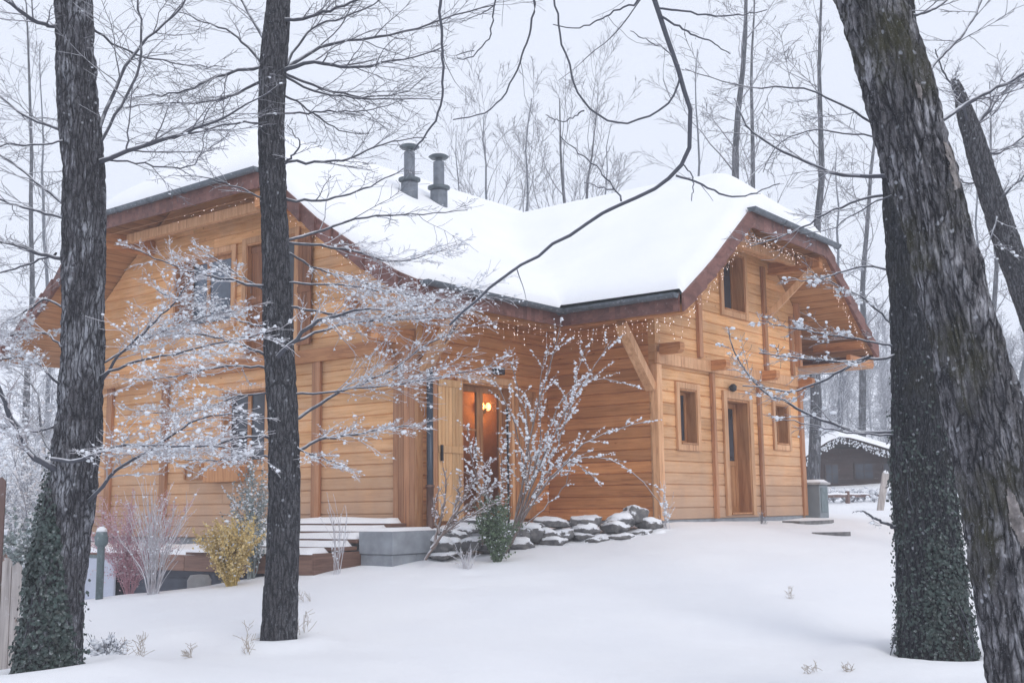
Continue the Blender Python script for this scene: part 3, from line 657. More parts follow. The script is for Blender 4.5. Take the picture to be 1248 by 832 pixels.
# porch door: two glazed leaves
a0, a1, z0, z1 = PD; mb = MB(); rec = .14
PC.box(mb, a0-.002, a0+.04, -rec-.06, .03, z0, z1); PC.box(mb, a1-.04, a1+.002, -rec-.06, .03, z0, z1); PC.box(mb, a0+.04, a1-.04, -rec-.06, .03, z1-.04, z1+.002); PC.box(mb, a0+.04, a1-.04, -rec-.06, .06, z0-.002, z0+.04)
pd = mb.build('porch_door', M['frame'], house, bevel=.004, label='glazed double entrance door glowing from inside')
mb = MB(); PC.box(mb, a0-.12, a0-.003, .001, .05, z0-.02, z1+.12); PC.box(mb, a1+.003, a1+.12, .001, .05, z0-.02, z1+.12); PC.box(mb, a0-.003, a1+.003, .001, .048, z1+.004, z1+.12); mb.build('casing', M['trim'], pd, bevel=.006)
cm_ = (a0+a1)/2+.02; n0, n1 = -rec-.05, -rec
for A, B in ((a0+.042, cm_-.002), (cm_+.002, a1-.042)):
    mb = MB(); PC.box(mb, A, A+.08, n0, n1, z0+.04, z1-.045); PC.box(mb, B-.08, B, n0, n1, z0+.04, z1-.045)
    for z, h in ((z0+.04, .16), (z1-.135, .09)): PC.box(mb, A+.08, B-.08, n0, n1, z, z+h)
    PC.box(mb, A+.08, B-.08, n0+.01, n1-.01, z0+1.52, z0+1.55) if A < cm_-.1 else None
    mb.build('leaf', M['frame'], pd, bevel=.003)
    mb = MB(); PC.box(mb, A+.08, B-.08, n0+.02, n0+.026, z0+.2, z1-.135); mb.build('pane', M['clear'], pd)
mb = MB(); mb.tube([PC.p(cm_-.04, n1, 1.0), PC.p(cm_-.04, n1+.05, 1.0), PC.p(cm_-.14, n1+.05, 1.0)], .01, 6); mb.build('handle', M['iron'], pd)
s = shutter(PC, a0-.62, a0-.04, z0+.06, z1-.02, 'shutter', house, .055, 7, label='left entrance shutter folded open'); mb = MB(); PC.box(mb, a0-.60, a0-.56, .1, .13, .95, 1.2); mb.build('latch', M['iron'], s)
shutter(PC, a1+.06, a1+.62, z0+.06, z1-.06, 'frame', house, .055, 7, label='right entrance shutter folded open behind the shrub')
# --- posts, beams, braces
def part(name, mat, fn, bevel=.006, label=None):
    mb = MB(); fn(mb); return mb.build(name, M[mat], house, bevel=bevel, label=label)
part('post', 'trim', lambda m: PA.box(m, -.03, .13, -.10, .035, -.03, 2.56))
part('post', 'post', lambda m: PA.box(m, 1.84, 1.94, .001, .07, -.02, 2.55)); part('post', 'post', lambda m: PA.box(m, 3.70, 3.80, .001, .07, -.02, 2.55))
part('post', 'post', lambda m: PA.box(m, 5.58, 5.74, -.10, .05, -.02, 2.56))
part('post', 'post', lambda m: PA.box(m, 1.42, 1.55, .001, .07, 2.80, 4.30)); part('post', 'post', lambda m: PA.box(m, 4.08, 4.20, .001, .07, 2.80, 4.85)); part('post', 'post', lambda m: PA.box(m, 5.30, 5.42, .001, .06, 2.80, 4.0))
part('rail_beam', 'beam', lambda m: PA.box(m, -.04, 5.74, .001, .055, 2.57, 2.76)).data.materials[0] = M['trim']
for i, (a, z, w_) in enumerate(((.10, 2.80, .15), (1.90, 2.68, .16), (3.95, 2.66, .16), (5.60, 2.64, .16))):
    def f(m, a=a, z=z, w_=w_):
        L0 = .36 if i else .46; h = .18
        vs = []; pr = [(0.056, 0), (L0-.06, 0), (L0, .05), (L0, h-.02), (L0-.02, h), (.056, h)]
        for aa_ in (a-w_/2, a+w_/2): vs += [PA.p(aa_, n, z-.08+q) for n, q in pr]
        m.add(vs, [tuple(range(6)), tuple(range(11, 5, -1))]+[(k, k+6, (k+1) % 6+6, (k+1) % 6) for k in range(6)])
    part('beam_end', 'beam', f)
# purlins under the hip ends and verges
for u_, z_ in ((1.35, 4.86), (4.55, 4.86)): part('purlin', 'beam', lambda m: m.bar((u_, .05, z_), (u_, -1.08, z_), .16, .22))
part('purlin', 'beam', lambda m: m.bar((-.85, 2.2, 3.28), (-.85, -1.08, 3.28), .14, .18)); part('purlin', 'beam', lambda m: m.bar((6.55, .0, 3.45), (6.55, -1.08, 3.45), .14, .18))
for q, zz in ((0.15, 5.05), (.55, 4.92)): part('hip_beam', 'trim', lambda m: m.bar((1.5, -q, zz+.0), (4.45, -q, zz), .12, .16))
part('purlin', 'beam', lambda m: m.bar((-4.5, 1.42, 3.24), (-.95, 1.42, 3.24), .14, .18))
for v_ in (4.75, 9.25): part('purlin', 'beam', lambda m: m.bar((-3.4, v_, 5.30), (-4.55, v_, 5.30), .2, .26))
for q, zz in ((.18, 5.52), (.62, 5.36)): part('hip_beam', 'trim', lambda m: m.bar((-3.45-q, 4.9, zz), (-3.45-q, 9.1, zz), .12, .17))
part('brace', 'trim', lambda m: m.bar((4.14, -.05, 3.80), (4.40, -.95, 4.72), .10, .12))
part('brace', 'trim', lambda m: m.bar((-.03, .08, 2.15), (-.95, .08, 3.14), .14, .17, (0, 1, 0)))
part('brace', 'trim', lambda m: m.bar((-3.36, 2.2, 2.34), (-3.36, 1.5, 3.12), .15, .18, (1, 0, 0)))
part('brace', 'beam', lambda m: m.bar((-3.47, 2.75, 2.5), (-4.4, 2.75, 3.4), .13, .16, (0, 1, 0)))
def corbel(m):
    pts = [(5.74+.0, z) for z in (2.5,)]
    arc = [(5.76+.55*(1-math.cos(t)), 1.95+.9*math.sin(t)) for t in np.linspace(.0, 1.45, 9)]
    for w0 in range(8):
        (x0, z0_), (x1, z1_) = arc[w0], arc[w0+1]
        m.add([(x0, .0, z0_), (x1, .0, z1_), (x1, .0, z1_-.16), (x0, .0, z0_-.16), (x0, .12, z0_), (x1, .12, z1_), (x1, .12, z1_-.16), (x0, .12, z0_-.16)], [(0, 3, 2, 1), (4, 5, 6, 7), (0, 1, 5, 4), (3, 7, 6, 2)]+([(0, 4, 7, 3)] if w0 == 0 else [])+([(1, 2, 6, 5)] if w0 == 7 else []), .4)
part('corbel', 'beam', corbel, 0)
part('eave_soffit', 'soffit', lambda m: m.box(5.72, 6.96, -1.10, .8, 2.98, 3.02)); part('eave_frame', 'beam', lambda m: m.box(5.72, 6.98, -1.11, -1.02, 3.02, 3.16)); part('post', 'post', lambda m: m.bar((5.62, -.05, 3.0), (5.62, -.05, 4.3), .12, .12, (0, 1, 0))); part('beam', 'beam', lambda m: m.bar((5.69, -.07, 3.9), (6.3, -.07, 3.9), .1, .12))
# left facade: corner boarding, posts, log band
def vb(m):
    for i in range(4): PL.box(m, 2.252+i*.115, 2.252+(i+1)*.115-.006, .001, .04, -.22, 3.0)
part('corner_boards', 'post', vb)
part('post', 'post', lambda m: (PC.box(m, -3.16, -3.05, .001, .09, -.05, 2.5)))
part('post', 'frame', lambda m: (PC.box(m, -3.49, -3.36, .001, .06, -.15, 2.6)))
for a in (4.38, 8.55, 10.35): part('post', 'post', lambda m: (PL.box(m, a-.02, a+.09, .001, .07, -.25, 2.7), PL.box(m, a+.10, a+.19, .001, .05, -.25, 2.7)))
part('post', 'frame', lambda m: PL.box(m, 11.62, 11.80, -.1, .06, -.25, 3.6))
part('floor_beam', 'beam', lambda m: PL.box(m, 2.24, 11.75, .001, .10, 2.66, 2.88)); part('log_band', 'trim', lambda m: m.tube([(-3.62, 8.0, 2.74), (-3.62, 11.4, 2.74)], .12, 12))
part('floor_beam', 'beam', lambda m: m.bar((-3.5, 2.32, 2.86), (-4.3, 2.32, 2.86), .16, .2))
# downpipe by the porch
mb = MB(); mb.tube([(-3.30, 2.10, 2.35), (-3.30, 2.10, .55)], .052, 12); mb.build('downpipe', M['pipe'], house, True)
mb = MB(); mb.tube([(-3.30, 2.10, .548), (-3.30, 2.10, -.25)], .056, 12); mb.lathe(-3.30, 2.10, [(.07, .53), (.07, .58)], 12); mb.build('downpipe', M['copperpipe'], house, True, label='brown lower section of the downpipe')
mb = MB(); mb.tube([(-3.30, 2.10, 2.35), (-3.30, 2.06, 2.5), (-3.4, 1.3, 3.2), (-3.4, 1.05, 3.36)], .045, 10); mb.build('downpipe', M['copperpipe'], house, True, label='slanting top section of the downpipe')
# porch lantern and the lamp inside
ln = empty('porch_lantern', tuple(hw(-1.55, 2.12, 2.44)), math.radians(90)-YA, label='small black unlit floodlight above the entrance door', cat='lamp')
mb = MB(); mb.box(-.11, .11, -.05, .06, -.02, .10); mb.build('housing', M['iron'], ln, bevel=.01); mb = MB(); mb.box(-.09, .09, -.058, -.051, 0, .08); mb.build('lens', M['glass'], ln); mb = MB(); mb.bar((0, .05, .03), (0, .13, .03), .03, .03); mb.build('bracket', M['iron'], ln)
_q = ray(591, 497); LAMP = CAMP+_q*(((hw(0, 4.6, 0)-CAMP)@dV)/(_q@dV))
lp = empty('wall_lamp', tuple(LAMP), math.radians(90)-YA, label='glowing two-bulb lamp on the far wall behind the entrance glass', cat='lamp')
mb = MB(); mb.box(-.10, .10, .06, .1, -.1, .08); mb.bar((-.1, 0, -.02), (.1, 0, -.02), .02, .02); mb.build('bracket', M['iron'], lp)
for s_ in (-.1, .1):
    mb = MB(); mb.lathe(s_, 0, [(.02, -.05), (.052, -.01), (.058, .05), (.03, .10), (.01, .11)], 14); mb.build('bulb', M['lampglow'], lp, True)
for s_, e in ((0, 36),):
    ld = bpy.data.lights.new('lamp_light', 'POINT'); ld.energy = e; ld.color = (1, .52, .2); ld.shadow_soft_size = .12; lo = bpy.data.objects.new('lamp_light', ld); COL.objects.link(lo); lo.location = (0, -.25, .05); lo.parent = lp
SL = empty('security_light', tuple(hw(2.6, -.08, 2.34)), math.radians(90)-YA, label='small round black lamp above the side door', cat='lamp')
mb = MB(); mb.lathe(0, 0, [(.02, -.07), (.06, -.05), (.07, .03), (.03, .07)], 12); mb.build('shade', M['iron'], SL, True); mb = MB(); mb.bar((0, 0, .02), (0, .08, .02), .02, .02); mb.build('bracket', M['iron'], SL)

# ================================================================== AROUND THE HOUSE
HR = math.radians(90)-YA
def rounded_snow(u0, u1, v0, v1, z, h, parent, name='snow_cover', seed=0, st=.07, r=.09, jag=.02):
    nu = max(4, int((u1-u0)/st)); nv = max(4, int((v1-v0)/st)); U_ = np.linspace(u0, u1, nu); V1_ = np.linspace(v0, v1, nv)
    gu, gv = np.meshgrid(U_, V1_, indexing='ij'); d = np.minimum.reduce([gu-u0, u1-gu, gv-v0, v1-gv]); e = np.clip(d/r, 0, 1)
    z_ = z+h*np.sqrt(1-(1-e)**2)*(1+.25*PN(gu*1.3+seed, gv*1.3, .5))+.003
    gu = gu+jag*PN(gu*3, gv*3, seed+.3)*(1-e); gv = gv+jag*PN(gu*3, gv*3, seed+4.3)*(1-e)
    idx = np.arange(gu.size).reshape(gu.shape); Q = np.stack([idx[:-1, :-1], idx[1:, :-1], idx[1:, 1:], idx[:-1, 1:]], -1).reshape(-1, 4)
    return npmesh(name, np.stack([gu, gv, z_], -1).reshape(-1, 3), Q, M['snow'], parent, True)
mb = MB(); mb.box(-3.6, -.02, 1.85, 2.24, -.95, -.10); mb.build('porch_slab', M['concrete'], house)
rounded_snow(-3.2, -.1, 1.82, 2.1, -.10, .06, house, 'porch_snow', 3)
deck = empty('timber_deck', tuple(HC), HR, label='low timber deck with snow-covered steps along the left side of the chalet', cat='deck')
Df = -5.45
mb = MB()
for i in range(14): mb.box(Df+i*.143, Df+i*.143+.137, 2.35, 11.9, -.50, -.46)
mb.build('deck_board', M['deckwood'], deck)
mb = MB()
for a, b in ((2.33, 5.2), (5.21, 8.6), (8.61, 11.9)): mb.box(Df-.04, Df-.001, a, b, -.68, -.44)
mb.box(Df-.04, -4.2, 2.285, 2.325, -.70, -.38); mb.build('fascia', M['deckwood'], deck, bevel=.005)
rounded_snow(Df-.03, -3.47, 4.9, 11.9, -.46, .10, deck, seed=1); 
for i, (ua, zz, vr) in enumerate(((-3.47, .02, 2.42), (-3.83, -.09, 2.36), (-4.22, -.19, 2.33), (-4.62, -.29, 2.33), (-5.05, -.38, 2.34))):
    ub = (-3.83, -4.22, -4.62, -5.05, Df-.02)[i]; ve = 5.6-i*.1
    mb = MB(); mb.box(ub, ua-.002, vr, ve, zz-.075, zz-.02); st = mb.build('step', M['deckwood'], deck, bevel=.005)
    rounded_snow(ub-.02, ua-.02, vr+.02, ve-.02, zz-.02, .085, st, seed=i+5, r=.05)
mb = MB(); mb.box(Df+.12, Df+.16, 2.5, 9.4, -2.0, -.5)
for i in range(9): mb.box(Df+.10, Df+.118, 2.5, 9.4, -1.75+i*.145, -1.68+i*.145)
mb.build('skirting', M['skirt'], deck)
pn = empty('pale_panel', tuple(hw(Df-.12, 7.45, 0)), HR, label='pale lavender-grey panel leaning upright at the left end of the deck, beside the reddish shrub', cat='panel')
mb = MB(); mb.box(-.02, .02, -.55, .55, -1.9, -.52); mb.build('board', M['whitepanel'], pn, bevel=.005); mb = MB(); mb.box(-.03, .03, -.6, .6, -.519, -.47); mb.build('top_rail', M['slate'], pn, bevel=.004)
p_ = at(122, 700, 15.9); lpz = gz(p_[0], p_[1])
gp = empty('metal_bollard', (p_[0], p_[1], lpz), 0, label='slim grey-green metal post with a rounded head beside the ivy-clad trunk', cat='bollard')
mb = MB(); mb.lathe(0, 0, [(.05, -.2), (.05, .70), (.055, .71)], 16); mb.build('post', M['slate'], gp, True)
mb = MB(); mb.lathe(0, 0, [(.06, .70), (.085, .73), (.09, .82), (.07, .90), (.03, .94)], 16); mb.build('head', M['slate'], gp, True); mb = MB(); mb.lathe(0, 0, [(.075, .895), (.06, .94), (.02, .965)], 14); mb.build('snow_cap', M['snow'], gp, True)
# planter box
bx = empty('concrete_planter', tuple(HC), HR, label='long pale grey concrete planter of two courses, right of the deck steps', cat='planter')
mb = MB(); mb.box(-4.62, -3.60, 1.62, 2.30, -.42, -.10); mb.build('upper_course', M['concrete'], bx, bevel=.012)
mb = MB(); mb.box(-4.60, -4.10, 1.65, 2.28, -.95, -.424); mb.box(-4.095, -3.65, 1.65, 2.28, -.95, -.424); mb.build('lower_course', M['concrete'], bx, bevel=.012)
rounded_snow(-4.60, -3.63, 1.66, 2.28, -.10, .05, bx, seed=9)
kb = mkobj('rounded_slab', *(lambda m: (m.v, m.f))((lambda m: (m.lathe(0, 0, [(.01, 0), (.15, .02), (.17, .08), (.17, .20), (.13, .27), (.03, .28)], 20), m)[1])(MB())), M['concrete2'], None, True, label='rounded grey concrete pot half buried in snow left of the yellow conifer', cat='pot')
p_ = at(243, 706, 17.0); kb.location = (p_[0], p_[1], gz(p_[0], p_[1])-.10)
# stones
ST = [(672, 637, 43, 10), (714, 635, 42, 13), (756, 636, 30, 13), (772, 628, 28, 20), (791, 639, 26, 12), (750, 644, 28, 12), (681, 651, 30, 12), (712, 646, 30, 11), (709, 653, 27, 9),
      (661, 653, 17, 15), (674, 660, 30, 9), (724, 659, 40, 11), (760, 658, 42, 10), (778, 651, 27, 10), (797, 654, 25, 10), (645, 649, 20, 16), (631, 651, 20, 14), (810, 652, 10, 8),
      (541, 650, 20, 11), (553, 654, 24, 13), (570, 645, 32, 8), (572, 662, 34, 14), (537, 664, 16, 15), (540, 676, 26, 6), (582, 638, 32, 8), (548, 664, 14, 14), (600, 646, 24, 12), (610, 658, 26, 13), (594, 666, 22, 10), (632, 664, 20, 10), (620, 641, 24, 8), (651, 642, 20, 9)]
where = ['long flat boulder on the top course behind the white shrub', 'broad snow-capped boulder at the middle of the top course', 'purplish boulder left of the tallest one', 'tallest upright boulder at the right of the rockery', 'low boulder beside the tallest one, towards the house corner', 'second-row boulder below the tallest one', 'second-row boulder right of the white shrub stem', 'second-row slab under the broad snow-capped one', 'thin slab wedged in the lowest gap of the middle',
         'small round boulder touching the white shrub stem', 'bottom slab just right of the white shrub stem', 'largest bottom boulder with a long grey face', 'flat bottom slab almost hidden in snow', 'bottom boulder right of the flat slab', 'last big boulder at the right end', 'rough boulder behind the white shrub stem', 'rough dark boulder left of the white shrub stem', 'smallest stone at the far right end of the rockery',
         'stone touching the concrete planter, upper row', 'dark boulder beside the planter, second row', 'thin slab left of the green conifer, second course', 'broad snow-topped boulder left of the green conifer', 'dark block at the foot of the planter', 'thin ledge stone lying in the snow by the planter', 'thin top slab below the entrance door', 'small dark block in the gap by the planter', 'boulder directly behind the green conifer top', 'boulder behind the green conifer foot', 'low stone just left of the conifer foot', 'low stone between the conifer and the white shrub stem', 'thin top stone behind the green conifer', 'thin top stone behind the white shrub']
for i, (px, py, w_, h_) in enumerate(ST):
    d_ = 17.0+(px-530)/280*1.3+(675-py)*.012; c = at(px, py, d_); sx, sz = w_/F*d_*.5, h_/F*d_*.5
    rg = np.random.default_rng(100+i); n = 14; m = 22; th = np.linspace(0, np.pi, n); ph = np.arange(m)*2*np.pi/m
    T_, P_ = np.meshgrid(th, ph, indexing='ij'); X = np.sin(T_)*np.cos(P_); Y = np.sin(T_)*np.sin(P_); Z_ = np.cos(T_)
    ex = lambda a: np.sign(a)*np.abs(a)**.78
    r_ = 1+.30*PN(X*1.5+i*3.1, Y*1.5, Z_*1.5)+.14*PN(X*4+i, Y*4, Z_*4)+.05*PN(X*9+i, Y*9, Z_*9)
    Vv = np.stack([ex(X)*sx*r_*1.08, ex(Y)*max(sx*.75, .22)*r_, ex(Z_)*sz*r_*1.1], -1).reshape(-1, 3)
    idx = np.arange(n*m).reshape(n, m); j = np.roll(idx, -1, 1); Q = np.stack([idx[:-1], idx[1:], j[1:], j[:-1]], -1).reshape(-1, 4)
    so = npmesh('boulder', Vv, Q, M['stone'], None, True, label=where[i], cat='boulder', group='boulders of the rockery below the porch'); so.location = tuple(c); so.rotation_euler = (rg.uniform(-.1, .1), rg.uniform(-.2, .2), HR+rg.uniform(-.4, .4))
    # snow lying on it: shifted copy of the top
    if i % 5 in (1, 3): continue
    k = Vv.reshape(n, m, 3)[:6].copy(); nn = k/np.array([sx, max(sx*.75, .22), sz]); nn /= np.linalg.norm(nn, axis=-1, keepdims=True)
    th_ = (.014+.016*rg.random())*np.clip(1-(np.arange(6)/5.)**2.5, 0, 1)[:, None, None]; k = k*np.array([1, 1, 1.])+nn*th_+np.array([0, 0, 1])*th_*1.0; k[-1] -= nn[-1]*.02
    idx = np.arange(6*m).reshape(6, m); j = np.roll(idx, -1, 1); Q = np.stack([idx[:-1], idx[1:], j[1:], j[:-1]], -1).reshape(-1, 4)
    npmesh('snow_cap', k.reshape(-1, 3), Q, M['snow'], so, True)
# AC casing, slab right of the house, flat slab
ac = empty('utility_box', tuple(hw(6.15, -.02, -.03)), HR, label='grey utility box with a snow-topped lid at the right corner of the chalet', cat='utility box')
mb = MB(); mb.box(-.22, .22, -.2, .2, -.05, .62); mb.build('casing', M['acbox'], ac, bevel=.01); mb = MB(); mb.box(-.26, .26, -.25, .25, .622, .67); mb.build('lid', M['concrete2'], ac, bevel=.01); rounded_snow(-.25, .25, -.24, .24, .67, .05, ac, seed=2)
mb = MB(); mb.box(-.16, .16, -.212, -.201, .06, .56); mb.build('panel', M['slate'], ac, bevel=.004)
def slab(px, py, d_, w_, dp, h_, rz, lab, seed):
    c = at(px, py, d_); rg = np.random.default_rng(seed); n = 16; vs = []; 
    for z in (-.3, h_): vs += [(w_/2*math.cos(a)*(1+.2*math.sin(3*a+seed)), dp/2*math.sin(a)*(1+.15*math.cos(2*a)), z) for a in np.arange(n)*2*np.pi/n]
    o = mkobj('flat_stone', vs, [tuple(range(n-1, -1, -1)), tuple(range(n, 2*n))]+[(i, (i+1) % n, (i+1) % n+n, i+n) for i in range(n)], M['stone'], None, label=lab, cat='stone slab')
    o.location = (c[0], c[1], gz(c[0], c[1])); o.rotation_euler = (0, 0, rz); return o
slab(1012, 637, 19.5, .62, .5, .045, .3, 'dark flat stone poking out of the snow below the utility box', 4)
o = slab(985, 629, 22.0, 1.6, .7, .05, HR, 'long doorstep slab edge at the right corner of the chalet', 2)
# --- dark cabin far behind
cz = at(1021, 603, 42)
cab = empty('dark_cabin', tuple(cz), math.radians(0), label='low dark brown cabin with a snowy gable roof beyond the lawn', cat='cabin')
XL, XR, ZE, ZP = 1.30, 2.55, 1.32, 2.16
zr = lambda x: ZP-(-x/XL if x < 0 else x/XR)*(ZP-ZE)
mb = MB()
for i in range(12):
    z = i*.18-.5; z1_ = z+.176; f = lambda q, X: X*.9*(1 if q < ZE else max(.03, (ZP-q-.06)/(ZP-ZE)))
    if z1_ > ZP-.1: break
    q = [(-f(z, XL), z), (f(z, XR), z), (f(z1_, XR), z1_), (-f(z1_, XL), z1_)]
    mb.add([(x, 0, zz) for x, zz in q]+[(x, .1, zz) for x, zz in q], [(0, 1, 2, 3), (7, 6, 5, 4), (0, 4, 5, 1), (3, 2, 6, 7)])
mb.box(-XL*.9, -XL*.9+.1, .1, 4, -.5, ZE-.03); mb.box(XR*.9-.1, XR*.9, .1, 4, -.5, ZE-.03); mb.box(-XL*.9, XR*.9, 3.9, 4, -.5, ZE-.03)
mb.build('wall', M['cabin'], cab)
mb = MB()
for X in (-XL, XR): mb.add([(0, -.5, ZP), (X, -.5, ZE), (X, 4.4, ZE), (0, 4.4, ZP), (0, -.5, ZP-.1), (X, -.5, ZE-.1), (X, 4.4, ZE-.1), (0, 4.4, ZP-.1)], [(0, 1, 2, 3), (4, 5, 6, 7), (0, 1, 5, 4), (1, 2, 6, 5), (2, 3, 7, 6)])
rf = mb.build('roof', M['cabin'], cab)
gx = np.linspace(-XL-.06, XR+.06, 71); gy = np.linspace(-.62, 4.5, 30); a, b = np.meshgrid(gx, gy, indexing='ij'); dd = np.minimum.reduce([XR+.06-a, a+XL+.06, a*0+b+.62, 4.5-b]); e = np.clip(dd/.16, 0, 1)
zz = np.vectorize(zr)(a)-.10*np.exp(-(a/.3)**2)+.02+.20*np.sqrt(1-(1-e)**2)+.03*PN(a, b, 1); idx = np.arange(a.size).reshape(a.shape); Q = np.stack([idx[:-1, :-1], idx[1:, :-1], idx[1:, 1:], idx[:-1, 1:]], -1).reshape(-1, 4)
npmesh('roof_snow', np.stack([a, b, zz], -1).reshape(-1, 3), Q, M['snow'], rf, True)
for x, w_, z_, h_ in ((-.18, .42, .42, .66), (.98, .62, .58, .52), (1.9, .4, .55, .55)):
    mb = MB(); mb.box(x-.05-w_/2, x+.05+w_/2, -.05, -.002, z_-.05, z_+h_+.05); wi = mb.build('window', M['cabin'], cab)
    mb = MB(); mb.box(x-w_/2, x+w_/2, -.06, -.052, z_, z_+h_); mb.build('pane', M['glass'], wi)
    mb = MB(); mb.box(x-.012, x+.012, -.072, -.062, z_, z_+h_); mb.box(x-w_/2, x+w_/2, -.071, -.063, z_+h_/2-.01, z_+h_/2+.01); mb.build('glazing_bar', M['cabin'], wi)
fr_pts = []; rg = np.random.default_rng(4)
for i in range(420):
    s_ = rg.uniform(-XL, XR); fr_pts.append((s_, -.52, zr(s_)-.08-rg.random()**2*.24))
blobs_mesh('frost_clumps', np.array(fr_pts), rg.uniform(.012, .030, 420), M['clump'], rf, 1.4)
# --- rail fence in front of the cabin
f0, f1 = at(998, 601, 33), at(1100, 603, 36); z0_ = at(1000, 603, 33)[2]
fe = empty('rail_fence', (f0[0], f0[1], z0_-.45), math.atan2(f1[1]-f0[1], f1[0]-f0[0]), label='low snow-topped rail fence in front of the dark cabin', cat='fence')
mb = MB(); mb.bar((-1.2, 0, .42), (4.5, 0, .42), .05, .08); mb.build('rail', M['fence_brown'], fe)
mb = MB(); mb.tube([(x, 0, .475+.006*math.sin(x*9)) for x in np.linspace(-1.2, 4.5, 40)], .033, 7); mb.build('snow_strip', M['snow'], fe, True)
for x in (-.9, .25, 1.45, 2.9, 4.2):
    mb = MB(); mb.box(x-.05, x+.05, -.05, .05, -.5, .56); p = mb.build('post', M['fence_brown'], fe, bevel=.01); mb = MB(); mb.lathe(x, 0, [(.065, .562), (.05, .60), (.01, .62)], 10); mb.build('snow_cap', M['snow'], p, True)
# --- weathered board fence at the left edge
fp = at(9, 812, 12.5); g_ = gz(fp[0], fp[1])
bf = empty('board_fence', (fp[0], fp[1], g_), math.radians(172), label='weathered grey upright board fence cut by the left edge of the picture', cat='fence')
for i in range(9):
    x = i*.115-.12; h_ = (1.15, 1.2, 2.05, 2.08, 2.04, 2.1, 2.06, 2.05, 2.07)[i]; mt = M['fence'] if i < 2 else M['fence_brown']
    mb = MB(); mb.add([(x, 0, -.2), (x+.105, 0, -.2), (x+.105, 0, h_-.05), (x+.05, 0, h_), (x, 0, h_-.05), (x, .025, -.2), (x+.105, .025, -.2), (x+.105, .025, h_-.05), (x+.05, .025, h_), (x, .025, h_-.05)], [(0, 1, 2, 3, 4), (9, 8, 7, 6, 5)]+[(k, k+5, (k+1) % 5+5, (k+1) % 5) for k in range(5)])
    mb.build('board', mt, bf, bevel=.004)
mb = MB(); mb.box(-.1, .95, -.04, -.002, .3, .38); mb.box(-.1, .95, -.04, -.002, .95, 1.03); mb.build('rail', M['fence'], bf)

# ================================================================== FAIRY LIGHTS
bulb_me = None
def light_string(pts, n, drop, label, seed, rows=3, size=.0085, cap=100):
    global bulb_me
    rg = np.random.default_rng(seed); pts = np.array(pts, float); seg = np.linalg.norm(np.diff(pts, axis=0), axis=1); cs = np.concatenate([[0], np.cumsum(seg)])
    def P_(t): s = t*cs[-1]; return np.array([np.interp(s, cs, pts[:, i]) for i in range(3)])
    root = empty('fairy_light_string', tuple(HC), HR, label=label, cat='string lights', group='strings of fairy lights under the eaves')
    mb = MB(); k = max(8, int(cs[-1]/.15)); mb.tube([P_(t)+np.array([0, 0, -.012*abs(math.sin(t*k*1.57))]) for t in np.linspace(0, 1, k)], .004, 4)
    lst = []; nd = max(2, n//rows)
    for i in range(nd):
        b0 = P_((i+.5)/nd)+np.array([rg.normal()*.02, rg.normal()*.02, 0]); Ld = drop*rg.uniform(.35, 1)
        mb.tube([b0, b0-np.array([rg.normal()*.01, 0, Ld])], .0022, 3)
        for q in range(rows): 
            if len(lst) < min(n, cap): lst.append(b0-np.array([rg.normal()*.012, rg.normal()*.012, Ld*(q+rg.random())/rows]))
    mb.build('wire', M['frame'], root)
    for c in lst:
        if bulb_me is None:
            V = ICOV*size*np.array([1, 1, 1.3]); o = npmesh('bulb', V, np.zeros((0, 4), int), M['bulb'], root, True, tri=ICOF); bulb_me = o.data
        else:
            o = bpy.data.objects.new('bulb', bulb_me); COL.objects.link(o); o.parent = root
        o.location = tuple(c); s_ = rg.uniform(.4, 1.05); o.scale = (s_, s_, s_)
E3 = EZ-.30
light_string([(-4.5, 1.20, E3), (-1.0, 1.20, E3)], 100, .42, 'string of fairy lights under the eave left of the inner roof corner', 1, 4)
light_string([(-.98, 1.1, E3), (-1.0, -1.1, E3)], 100, .42, 'string of fairy lights under the short eave right of the inner roof corner', 2, 4)
light_string([(-1.0, -1.10, EZ-.34), (-.1, -1.10, EZ+.26), (1.4, -1.10, EZ+1.42)], 60, .24, 'string of fairy lights up the left verge of the right gable', 3, 3)
light_string([(1.4, -1.1, EZ+1.42), (4.5, -1.1, EZ+1.42)], 100, .26, 'string of fairy lights along the level hip edge of the right gable', 4, 3, cap=70)
light_string([(4.55, -1.10, EZ+1.42), (6.8, -1.10, EZ-.22)], 70, .24, 'string of fairy lights down the right verge of the right gable', 5, 3)
light_string([(-4.57, 4.7, EZ+1.9), (-4.57, 9.4, EZ+1.9)], 34, .12, 'sparse fairy lights along the hip edge of the left gable', 6, 1, size=.0085, cap=16)
light_string([(-4.57, 1.2, E3), (-4.57, 2.3, EZ+.30), (-4.57, 4.6, EZ+1.9)], 45, .18, 'fairy lights down the right verge of the left gable', 7, 2)

